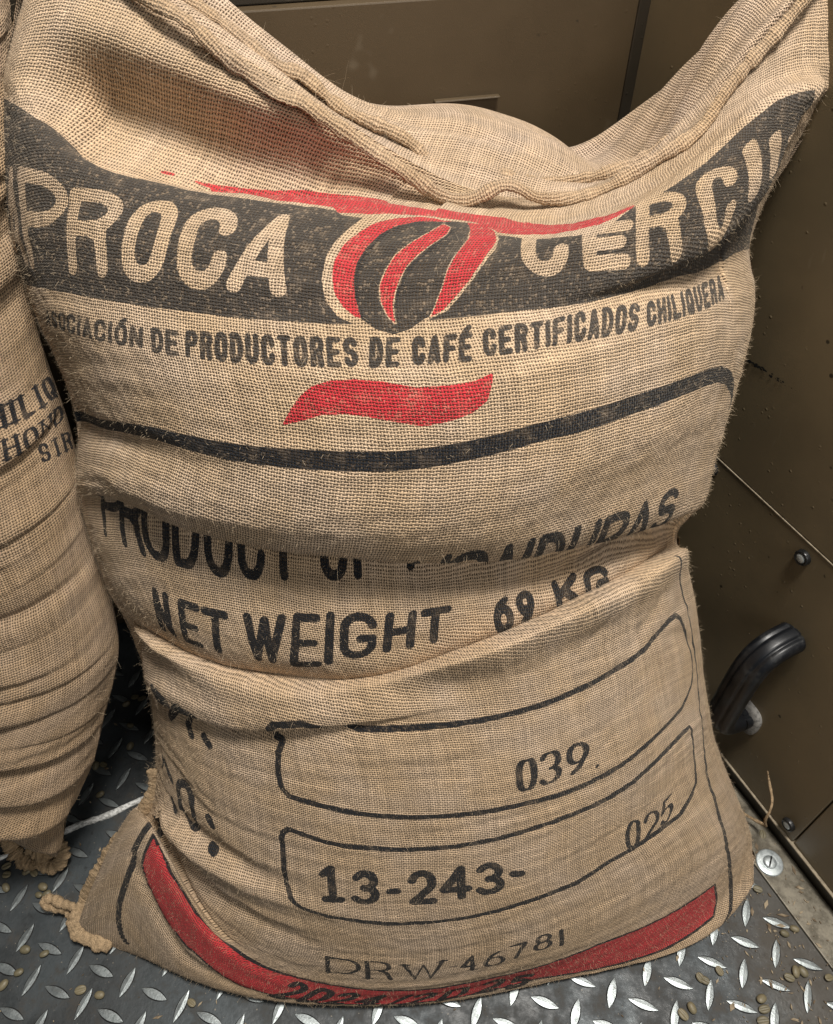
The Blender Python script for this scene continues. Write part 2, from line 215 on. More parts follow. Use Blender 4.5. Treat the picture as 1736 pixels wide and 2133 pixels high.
NET = np.array([-324.3,251.6,3.5,-318.8,250.4,3.5,-309.7,248.3,3.5,-295.4,244.7,3.5,-275.5,238.6,3.5,-250.5,229.3,3.5,-221.2,218,3.5,-188.8,207.6,3.5,-154.2,200.1,3.5,-117.8,195.6,3.5,-80,193.1,3.5,-41,192.2,3.5,-1.4,193.3,3.5,38.4,197.4,3.5,77.9,203.7,3.5,116.5,210.4,3.5,153.5,216.3,3.5,188.1,222,3.5,220,228.5,3.5,248.9,236.6,3.5,274.3,246.8,3.5,296,259.4,3.5,313.3,273.2,3.5,325.2,284.8,3.5,332.7,292.9,3.5,-362.5,232.9,10,-356.4,231.5,10,-346.3,229.2,10,-330.4,225.2,10,-308.4,218.5,10,-280.6,208.1,10,-248,195.6,10,-212,184,10,-173.6,175.6,10,-133.2,170.6,10,-91.1,167.9,10,-47.8,166.9,10,-3.8,168.2,10,40.5,172.7,10,84.4,179.7,10,127.3,187.1,10,168.3,193.7,10,206.8,200,10,242.3,207.2,10,274.3,216.2,10,302.6,227.5,10,326.7,241.6,10,345.9,256.9,10,359.1,269.7,10,367.5,278.7,10,-308.1,281.8,122.6,-296.8,274.9,138.1,-283.5,267.4,149.4,-267.9,256.4,149,-250.6,238.4,129.9,-230.9,216.1,97.6,-206.7,196.1,67.3,-177.2,182,46.7,-143.6,173.3,34.7,-106.6,169,28.6,-67.4,167.4,25.4,-26.6,167.8,23.2,15.1,170.4,22.2,57.1,175.7,22.1,99,182.8,22.2,139.8,190,22.1,179,197,22,216.1,204.8,22,250.6,215,22,282.4,228.4,22,310.7,244.1,22,334.5,259.7,22,352.5,272.9,22,364.3,281.9,22,371.5,287.6,22,-282.4,313,139.2,-270.6,301.7,155.9,-257.5,288.2,163.7,-242.8,269.7,155.9,-225.9,247,134.5,-205.4,224.6,110,-180.6,206.2,90.3,-151.8,192.3,76.8,-119.7,182.9,68.7,-85.1,176.8,64,-48.6,173.4,60.6,-10.8,172.7,58.8,27.8,175,59.3,66.5,180.1,61.6,104.9,187.4,64.7,142.5,196.7,67.9,178.8,207.4,70.2,213.6,219.1,71.2,246.1,232.2,71.5,275.8,246.6,72,302.3,261.9,71.7,325.4,277.3,68.8,345,291.7,61.3,361.4,304.4,47.9,375.6,315.7,30,-263.9,323.8,160.7,-253.3,306.6,169.4,-241.4,287.7,170.5,-226.9,267.9,164.6,-209,248.8,155.5,-187.8,231.1,145.6,-163.3,215.6,136.2,-135.9,203.3,129.4,-105.9,194.6,126,-73.9,189.2,125.2,-40.4,186.6,125.7,-5.9,186.6,127.1,29.1,189.5,129.8,64.1,195.2,133.9,98.9,203.4,138.8,132.9,213.6,143.2,165.9,225.4,146.8,197.3,238.9,149.9,226.9,253.9,152.5,254.4,269.6,152.6,279.8,284.7,148.1,302.9,298.8,138,323.3,312,122.6,341,324.8,102,356.8,337.3,77.6,-258.3,333.9,182.9,-247.8,315.5,191.6,-236.1,295.6,192.7,-221.7,275.7,188.7,-203.9,258.1,185.3,-182.8,243.3,183.9,-159,230.9,183.4,-132.8,220.6,182.8,-104.7,212.4,182.1,-75.1,206.3,181,-44.2,202.4,179.7,-12.4,201.3,179.3,19.9,203.4,181,52.3,208.6,184.3,84.4,216.3,188.1,116,226.1,191.3,146.6,237.4,193.2,176.1,250.1,193.8,203.9,264.7,194.4,229.3,281.6,196.1,252.3,299.7,197.1,272.9,317.4,193.6,291.2,333.8,183.7,307.2,349.1,166.9,321.8,363.9,145.2,-252.6,355.5,231.5,-241,339.8,248,-228.2,323,258,-213.5,305.4,260.8,-196.1,288.7,260.8,-175.9,274.1,261.4,-153.2,262,262.9,-128.6,252,264.2,-102.4,243.8,264.7,-74.9,237.5,264.3,-46.3,233.6,263.9,-17,232.4,264.1,12.8,233.9,264.9,42.7,237.9,265.7,72.5,244,265.9,102,252,265,130.8,261.9,263.6,158.4,274.2,262.5,184.5,288.9,262.5,208.4,305.8,263.5,230.3,323.8,263.2,250,341.4,258.3,267.7,357.8,246.9,283.3,373.5,229.1,297.4,388.9,207.2,-251,365.8,254.8,-239.3,350.4,272.1,-226.4,334.4,283.8,-211.5,317.8,289,-194.1,302.1,291.4,-174.1,288.4,293.9,-151.8,276.9,296.7,-127.7,267.1,298.9,-102.1,259,299.7,-75.4,252.8,299.5,-47.6,248.7,298.8,-19.1,246.8,297.7,9.8,247.4,296.4,39,250.4,295.1,68.1,255.6,293.3,97,262.9,291.1,125.1,272.6,289.1,152.1,284.9,288.3,177.5,299.7,288.6,201,316.4,289.2,222.4,334.1,288.4,241.6,352.1,284.3,258.6,369.4,275.2,273.4,386.2,260.1,286.9,402.6,240.5,-252.6,384.3,297.7,-240.8,370.2,316,-227.6,356.3,330.9,-212.3,342.8,341.3,-194.7,329.7,348.2,-175.1,317.5,352.9,-153.5,306.5,356.2,-130.2,297.5,359,-105.4,290.7,362.1,-79.5,286.2,365.4,-52.8,283.8,368.4,-25.6,283.4,370.5,1.9,285,371.8,29.5,288.6,372.4,57,294.3,372.4,84.2,302,371.8,110.6,311.8,371,136,323.8,370.5,160.1,337.7,370.2,182.3,353.5,370.1,202.4,370.8,369.7,220.2,388.8,367.4,235.8,406.5,360.9,249.2,423.7,349,261.4,440.7,332.9,-264,405.4,348.3,-251.9,391.4,365.4,-238.5,378.1,379.9,-223,365.4,391,-205.3,353.2,399,-185.6,341.8,404.4,-164.2,331.6,408.3,-141.1,323.1,411.8,-116.7,316.8,415.5,-91.2,312.8,419.5,-65,311.2,424,-38.4,312.1,429,-11.6,315.2,433.7,15.2,320.1,437.6,41.7,327,440.6,67.6,335.6,442.8,92.9,346,444.1,117.2,357.8,444,140.3,370.8,442.5,161.9,384.9,439.6,181.7,399.8,434.8,199.4,415,427.4,214.8,430.5,417,227.8,446.3,403.4,239.3,462.6,387.3,-273.6,419.6,382.7,-261.2,405.8,399.5,-247.3,393,414.4,-231.2,381.2,426.8,-212.8,370.2,436.8,-192.6,359.9,444.1,-170.7,350.3,449,-147.4,342,452.5,-122.8,335.7,455.8,-97.2,331.6,459.1,-70.8,329.3,461.9,-44,329,463.9,-16.9,330.4,464.8,10.2,333.8,464.9,37.1,339,464.3,63.7,346.3,463.3,89.6,355.5,462.1,114.5,366.5,460.5,138.1,379.1,458.4,160.2,392.9,455.2,180.4,407.4,449.8,198.6,421.9,441.3,214.4,436.6,429.7,227.7,451.9,415.4,239.3,467.8,399.3,-281.1,443.2,438.3,-268.7,429.9,453.2,-254.8,417.8,467,-238.4,406.8,478.7,-219.8,396.6,487.9,-199.3,386.8,494.5,-177,377.8,498.7,-153.3,369.8,501.1,-128.3,363,502,-102.2,357.7,501.5,-75.3,353.9,499.9,-47.7,351.9,497.4,-19.7,351.8,494.4,8.6,353.6,490.9,36.8,357.2,486.9,64.8,362.9,482.8,92.1,370.6,478.8,118.5,380,474.6,143.5,390.9,469.9,166.9,403,464.4,188.2,416.1,457.7,207.1,429.9,449.7,223.2,444.2,439.7,236.6,459.1,427.4,248.1,474.5,413.1,-278.8,462.3,481.8,-264.7,444.6,497.6,-249.2,428.1,511.4,-231.7,412.8,522.6,-212.1,398.7,531.3,-190.7,385.6,537.9,-167.8,373.8,542.7,-143.7,363.8,546.3,-118.5,355.6,548.8,-92.6,349.4,550.3,-66.1,345.4,551.2,-39.1,343.9,551.6,-11.8,344.6,551.4,15.5,347.9,550.8,42.9,353.7,550.2,69.9,361.9,549.2,96.6,372.3,547.6,122.5,384.7,545.3,147.4,398.9,542.4,171,414.6,538.1,193.2,430.9,530.9,213.7,447.3,519.8,232,464.1,505.8,247.8,482.2,489.8,261.8,501.5,472.5,-272.5,480.9,523.4,-257.8,460.7,538.6,-241.8,441.8,551.8,-223.8,424.4,562.5,-203.8,408.5,570.9,-182.1,393.9,577.7,-159.1,380.9,583,-134.9,369.8,586.9,-110,360.8,589.8,-84.3,354,592.1,-58.2,349.9,593.8,-31.8,348.3,595,-5.1,349.3,595.7,21.6,353.2,596.5,48.4,359.9,597.3,74.9,369.1,597.3,101.3,380.1,595.5,127.2,393.1,592.2,152.4,408,587.9,176.5,424.7,582.6,199.2,442.8,575.8,220.1,462,567.3,238.9,482.3,556.5,255.4,503.8,543.2,270.5,526.3,528,-287.5,509,590.8,-272.6,488.6,602.9,-256.3,469.6,613.2,-237.9,452.1,621.3,-217.5,436,627.4,-195.3,421.3,632,-171.6,408.5,635.8,-146.7,397.8,639.1,-120.8,389.2,641.9,-94.3,382.9,643.9,-67.3,378.8,645,-39.9,377.1,645.5,-12.3,378.1,645.8,15.4,381.8,646,43.1,388.2,646.3,70.5,397.1,646.3,97.6,408.2,645.5,124.2,421.3,643.4,150,436.1,640.2,174.6,452.6,636,197.6,470.7,630.9,218.7,490,624.5,237.3,510.4,616.2,253.6,532,605.8,268.2,554.7,593.7,-292.2,519.3,615.2,-277.9,500.3,625.7,-262.1,482.6,634.9,-244.2,466.6,642.2,-224,452,648,-202,438.8,652.6,-178.3,427.1,656.2,-153.4,417.3,659,-127.4,409.4,661,-100.7,403.5,662.2,-73.4,399.7,662.8,-45.6,398.2,662.8,-17.6,399.1,662.6,10.5,402.4,662.3,38.6,408.1,661.4,66.5,415.9,660,94,425.8,658.1,120.8,437.8,655.8,146.6,451.7,653,171,467.4,649.8,193.5,484.6,646.2,213.7,503.1,642,231.4,522.8,636.4,246.4,543.5,628.6,259.8,565.1,619,-294.3,539.1,661.2,-280.9,521.4,669.2,-265.8,504.9,675.9,-248.4,490,681,-228.6,476.2,684.5,-206.7,463.6,686.6,-182.9,452.4,687.8,-157.5,443,688.4,-130.7,435.5,688.9,-102.9,430.1,689,-74.4,426.4,688.1,-45.2,424.4,686,-15.6,424.7,683.7,14.2,427.6,682.4,44,433.3,682.1,73.4,441.3,682.3,102.2,451.6,682.9,129.9,464.2,684.3,156.2,478.8,686.1,180.8,494.7,686.9,203.7,511.1,685.3,224.3,527.9,681.3,242.3,545.4,675.4,257.4,564,668.1,270.6,583.7,659.9,-281.4,568.6,726.7,-271,554.1,729.3,-258.7,540.1,730,-243.9,526.6,727.8,-226.1,513.5,723.3,-205.5,501.5,717.7,-182,491.1,712.7,-155.8,482.9,709,-127.5,476.9,706.6,-97.3,472.7,704.6,-65.8,470,702,-33.3,468.3,698.1,0,468,693,33.8,469.3,687.9,67.6,473,684.5,100.9,479.7,684.4,132.7,489.8,688.4,162.5,502.9,696.4,189.7,518.5,707.3,214.2,535.1,718,236.6,551.2,724.7,256.8,565.8,725.8,274.2,579.8,723,288.4,594.3,718.7,300.3,609.5,713.8,-265.6,586,763.8,-258,576.3,763.6,-248.4,566.7,761.4,-235.8,557.1,756.7,-219.8,547.6,749.8,-200.5,538.6,741.5,-177.9,530.3,732.7,-152.2,523.3,724.4,-123.6,518,717.3,-92.6,514.2,710.9,-59.6,511.2,703.8,-25.1,508.7,695.3,10.6,507.1,686.3,47,507.5,679.3,83.2,511,677.2,118.2,518,680.9,151.1,528.2,690.2,181.2,541.1,704,208,555.7,720.2,231.8,570,734.3,253.3,582.3,742.6,272.1,592.8,745.5,287.4,602.7,745.7,299,612.6,744.6,308.2,622.7,742.7,-235.4,611.1,815.9,-230.3,606,814.1,-222.7,599.6,810.7,-211.4,592,805.4,-196.4,583.6,798.7,-177.9,575.1,790.8,-156.2,566.3,781.1,-131.8,557.4,769.2,-104.7,548.6,755.6,-75.1,540.4,740.5,-43.2,532.5,723.6,-9.2,525.6,705.7,26.3,521,689.9,62.6,520.5,680.7,98.6,525.1,680.3,133.2,534,687.5,165.4,546.3,700.7,194.5,561.6,719.1,220.1,578.6,740.2,242.5,595.1,759.4,261.9,609.8,774.4,277.8,622.6,785.7,290.1,633.3,793.7,298.5,641.5,798.5,304.2,647.8,801.1]).reshape(20,25,3) / 1000
FOLDS = [
    ('over', [(0.0086, 0.5842, 0.1), (0.11, 0.5814, 0.2), (0.2171, 0.5784, 0.5), (0.2614, 0.5763, 0.75), (0.3357, 0.5794, 0.95), (0.3914, 0.5838, 1.0), (0.4443, 0.5856, 1.0), (0.5286, 0.5859, 1.1), (0.6071, 0.5841, 1.1), (0.6629, 0.5808, 1.0), (0.7586, 0.5761, 0.85), (0.8757, 0.5709, 0.6), (0.99, 0.5673, 0.35)], (0.014, 0.045, 0.032, 0.018, 0.013, 0.01)),
    ('under', [(0.03, 0.4877, 0.2), (0.1257, 0.478, 0.6), (0.1971, 0.4731, 0.8), (0.2543, 0.4726, 0.7), (0.3029, 0.4724, 0.6), (0.3457, 0.4711, 0.55), (0.4029, 0.4697, 0.5), (0.4557, 0.4696, 0.55), (0.5057, 0.4718, 0.7), (0.54, 0.4755, 0.9), (0.5929, 0.4784, 1.0), (0.6543, 0.4808, 1.0), (0.7143, 0.481, 1.0), (0.7871, 0.4799, 0.9), (0.8943, 0.4793, 0.7), (1.0, 0.4811, 0.4)], (0.016, 0.014, 0.02, 0.014, 0.011, 0.008)),
    ('ridge', [(0.6857, 0.4789, 0.0), (0.7257, 0.478, 0.5), (0.7814, 0.4761, 1.0), (0.8343, 0.478, 1.0), (0.9071, 0.4825, 0.8), (1.0, 0.4899, 0.4)], (-0.009, 0.005)),
    ('ridge', [(0.0, 0.4853, 0.6), (0.1257, 0.457, 0.8), (0.2529, 0.467, 1.0), (0.3586, 0.4734, 1.0), (0.4429, 0.4643, 0.9), (0.5257, 0.4588, 0.7), (0.61, 0.456, 0.0)], (-0.011, 0.011)),
    ('over', [(0.0514, 0.3876, 0.7), (0.1271, 0.3912, 1.0), (0.1829, 0.3991, 1.0), (0.2443, 0.4073, 1.0), (0.2857, 0.4142, 0.9), (0.3229, 0.4209, 0.8), (0.3571, 0.4265, 0.7), (0.4057, 0.4307, 0.5), (0.4857, 0.4339, 0.25), (0.5714, 0.4356, 0.0)], (0.007, 0.03, 0.012, 0.012, 0.005, 0.006)),
    ('ridge', [(0.0057, 0.6635, 1.0), (0.1271, 0.658, 0.9), (0.2257, 0.6553, 0.6), (0.3014, 0.6534, 0.3), (0.3814, 0.6534, 0.0)], (-0.008, 0.008)),
    ('over', [(0.6271, 0.7512, 0.0), (0.6757, 0.7531, 0.25), (0.74, 0.7567, 0.6), (0.7843, 0.7613, 1.0), (0.8157, 0.764, 1.2), (0.8471, 0.7695, 1.2), (0.8871, 0.7759, 1.0)], (0.012, 0.05, 0.008, 0.022, 0.006, 0.008)),
    ('ridge', [(0.0571, 0.8664, 0.0), (0.0886, 0.8664, 0.08), (0.1543, 0.87, 0.5), (0.2, 0.8719, 1.0), (0.2771, 0.8755, 1.0), (0.3457, 0.8746, 1.0), (0.4057, 0.8755, 0.8), (0.46, 0.8774, 0.35), (0.5114, 0.8792, 0.1)], (-0.036, 0.02)),
    ('ridge', [(0.0929, 0.881, 0.0), (0.1257, 0.881, 0.15), (0.2143, 0.8847, 0.7), (0.29, 0.8865, 1.0), (0.3543, 0.8874, 1.0), (0.4129, 0.8883, 0.6), (0.47, 0.8883, 0.15)], (0.015, 0.018)),
    ('ridge', [(0.1671, 0.8335, 0.0), (0.2414, 0.8417, 0.6), (0.2914, 0.8435, 1.0), (0.3571, 0.8435, 1.0), (0.4157, 0.8481, 0.9), (0.4814, 0.8527, 0.5), (0.5443, 0.8536, 0.0)], (0.007, 0.01)),
    ('ridge', [(0.0714, 0.1599, 1.0), (0.1143, 0.1407, 1.0), (0.1657, 0.1462, 1.0), (0.2171, 0.1545, 0.8), (0.2586, 0.1663, 0.6), (0.3271, 0.1672, 0.2), (0.3743, 0.1654, 0.0)], (-0.012, 0.008)),
    ('ridge', [(0.0529, 0.1563, 0.6), (0.0957, 0.1928, 1.0), (0.1586, 0.2166, 1.0), (0.2171, 0.2212, 0.9), (0.2614, 0.2193, 0.7), (0.3514, 0.2193, 0.3), (0.4157, 0.2221, 0.0)], (0.01, 0.01)),
    ('ridge', [(0.1271, 0.2413, 0.3), (0.1857, 0.2431, 0.8), (0.2314, 0.2422, 0.8), (0.2943, 0.2367, 0.5), (0.3471, 0.2404, 0.0)], (-0.009, 0.009)),
    ('ridge', [(0.1329, 0.0631, 0.8), (0.1757, 0.0603, 1.0), (0.2229, 0.0667, 1.0), (0.2786, 0.0823, 0.6), (0.3514, 0.0795, 0.0)], (-0.0035, 0.005)),
    ('ridge', [(0.1, 0.0494, 0.5), (0.1514, 0.0466, 0.8), (0.2014, 0.0439, 1.0), (0.2386, 0.042, 1.0), (0.2757, 0.043, 0.7), (0.3386, 0.043, 0.0)], (-0.005, 0.006)),
    ('ridge', [(0.0807, 0.2722, 0.0), (0.1355, 0.2646, 0.44), (0.1903, 0.2581, 0.63), (0.2451, 0.2525, 0.38), (0.2999, 0.248, 0.0)], (-0.00139, 0.0056)),
    ('ridge', [(0.0812, 0.4378, 0.0), (0.1454, 0.4389, 0.65), (0.2095, 0.4414, 0.92), (0.2736, 0.4452, 0.55), (0.3378, 0.4504, 0.0)], (-0.00268, 0.0064)),
    ('ridge', [(0.0891, 0.3161, 0.0), (0.1264, 0.31, 0.33), (0.1636, 0.3038, 0.47), (0.2009, 0.2975, 0.28), (0.2382, 0.291, 0.0)], (-0.00129, 0.003)),
    ('ridge', [(0.0453, 0.3723, 0.0), (0.0755, 0.3799, 0.62), (0.1056, 0.3869, 0.89), (0.1357, 0.3934, 0.53), (0.1659, 0.3992, 0.0)], (-0.00138, 0.0031)),
    ('ridge', [(0.082, 0.4686, 0.0), (0.1319, 0.4604, 0.55), (0.1818, 0.4538, 0.78), (0.2317, 0.4487, 0.47), (0.2816, 0.4451, 0.0)], (-0.0009, 0.0026)),
    ('ridge', [(0.079, 0.3645, 0.0), (0.1138, 0.359, 0.65), (0.1486, 0.3546, 0.93), (0.1834, 0.3513, 0.56), (0.2183, 0.349, 0.0)], (0.00155, 0.0055)),
    ('ridge', [(0.0541, 0.2253, 0.0), (0.0957, 0.2207, 0.55), (0.1374, 0.2165, 0.79), (0.179, 0.2126, 0.47), (0.2206, 0.2091, 0.0)], (0.00138, 0.0059)),
    ('ridge', [(0.0205, 0.471, 0.0), (0.0522, 0.4694, 0.67), (0.0839, 0.4696, 0.96), (0.1155, 0.4717, 0.58), (0.1472, 0.4757, 0.0)], (-0.0024, 0.0055)),
    ('ridge', [(0.0782, 0.6005, 0.0), (0.1219, 0.5987, 0.29), (0.1656, 0.5974, 0.42), (0.2094, 0.5966, 0.25), (0.2531, 0.5961, 0.0)], (0.0008, 0.0032)),
    ('ridge', [(0.0599, 0.3931, 0.0), (0.1204, 0.3938, 0.51), (0.1808, 0.394, 0.72), (0.2413, 0.3936, 0.43), (0.3018, 0.3926, 0.0)], (0.00216, 0.0059)),
    ('ridge', [(0.0819, 0.2903, 0.0), (0.1141, 0.2922, 0.69), (0.1463, 0.2909, 0.98), (0.1786, 0.2864, 0.59), (0.2108, 0.2787, 0.0)], (-0.002, 0.0059)),
    ('ridge', [(0.0451, 0.3355, 0.0), (0.0843, 0.3432, 0.46), (0.1235, 0.3547, 0.66), (0.1627, 0.37, 0.4), (0.2019, 0.389, 0.0)], (-0.0008, 0.0025)),
    ('ridge', [(0.0383, 0.6145, 0.0), (0.0726, 0.6124, 0.51), (0.107, 0.6128, 0.73), (0.1414, 0.6156, 0.44), (0.1757, 0.6208, 0.0)], (-0.00237, 0.0058)),
    ('ridge', [(0.0125, 0.4712, 0.0), (0.0464, 0.4724, 0.44), (0.0803, 0.473, 0.63), (0.1142, 0.473, 0.38), (0.1481, 0.4724, 0.0)], (0.0009, 0.0023)),
    ('ridge', [(0.0676, 0.6198, 0.0), (0.1331, 0.6192, 0.63), (0.1986, 0.6176, 0.9), (0.2641, 0.615, 0.54), (0.3296, 0.6114, 0.0)], (0.00105, 0.0044)),
    ('ridge', [(0.0243, 0.2765, 0.0), (0.0987, 0.2793, 0.54), (0.1731, 0.2836, 0.78), (0.2475, 0.2892, 0.47), (0.3219, 0.2962, 0.0)], (-0.0012, 0.0052)),
    ('ridge', [(0.0696, 0.2593, 0.0), (0.1268, 0.2594, 0.64), (0.1839, 0.2596, 0.92), (0.2411, 0.2597, 0.55), (0.2982, 0.2599, 0.0)], (0.00138, 0.0039)),
    ('ridge', [(0.0661, 0.3964, 0.0), (0.1217, 0.3954, 0.69), (0.1773, 0.3937, 0.99), (0.2329, 0.3915, 0.59), (0.2885, 0.3886, 0.0)], (0.00086, 0.0023)),
    ('ridge', [(0.7333, 0.4678, 0.0), (0.7807, 0.4733, 0.21), (0.8281, 0.4776, 0.43), (0.8754, 0.4805, 0.54), (0.9228, 0.4821, 0.27)], (0.00124, 0.006)),
    ('ridge', [(0.7958, 0.4271, 0.0), (0.8328, 0.4204, 0.34), (0.8698, 0.4106, 0.67), (0.9067, 0.3977, 0.84), (0.9437, 0.3816, 0.42)], (-0.00248, 0.0058)),
    ('ridge', [(0.7796, 0.5619, 0.0), (0.8122, 0.5671, 0.31), (0.8447, 0.571, 0.62), (0.8773, 0.5738, 0.78), (0.9099, 0.5754, 0.39)], (-0.00241, 0.0055)),
    ('ridge', [(0.6971, 0.513, 0.0), (0.734, 0.5128, 0.2), (0.771, 0.5138, 0.41), (0.8079, 0.5159, 0.51), (0.8448, 0.5192, 0.25)], (-0.00118, 0.0039)),
    ('ridge', [(0.6318, 0.4363, 0.0), (0.6799, 0.4325, 0.28), (0.728, 0.4284, 0.56), (0.7761, 0.4241, 0.7), (0.8242, 0.4197, 0.35)], (0.00118, 0.0056)),
    ('ridge', [(0.5584, 0.5335, 0.0), (0.6016, 0.5308, 0.37), (0.6448, 0.5288, 0.75), (0.6881, 0.5275, 0.93), (0.7313, 0.527, 0.47)], (-0.00133, 0.0053)),
    ('ridge', [(0.6924, 0.4195, 0.0), (0.7394, 0.4195, 0.18), (0.7864, 0.4181, 0.37), (0.8335, 0.4153, 0.46), (0.8805, 0.411, 0.23)], (-0.00141, 0.0057)),
    ('ridge', [(0.7565, 0.4013, 0.0), (0.7971, 0.4009, 0.22), (0.8378, 0.4013, 0.45), (0.8784, 0.4023, 0.56), (0.9191, 0.404, 0.28)], (-0.00146, 0.0044)),
    ('ridge', [(0.5524, 0.5431, 0.0), (0.5899, 0.5489, 0.26), (0.6273, 0.5544, 0.52), (0.6648, 0.5597, 0.65), (0.7023, 0.5648, 0.32)], (0.00104, 0.004)),
    ('ridge', [(0.7388, 0.475, 0.0), (0.7802, 0.4846, 0.16), (0.8217, 0.4934, 0.33), (0.8631, 0.5015, 0.41), (0.9045, 0.5087, 0.21)], (-0.00166, 0.006)),
    ('ridge', [(0.6751, 0.408, 0.0), (0.7251, 0.416, 0.25), (0.7751, 0.4258, 0.51), (0.8251, 0.4375, 0.63), (0.8751, 0.4509, 0.32)], (-0.0025, 0.0053)),
    ('ridge', [(0.6449, 0.4329, 0.0), (0.6776, 0.4401, 0.18), (0.7103, 0.4489, 0.36), (0.743, 0.4592, 0.45), (0.7758, 0.471, 0.23)], (-0.00149, 0.0033)),
]
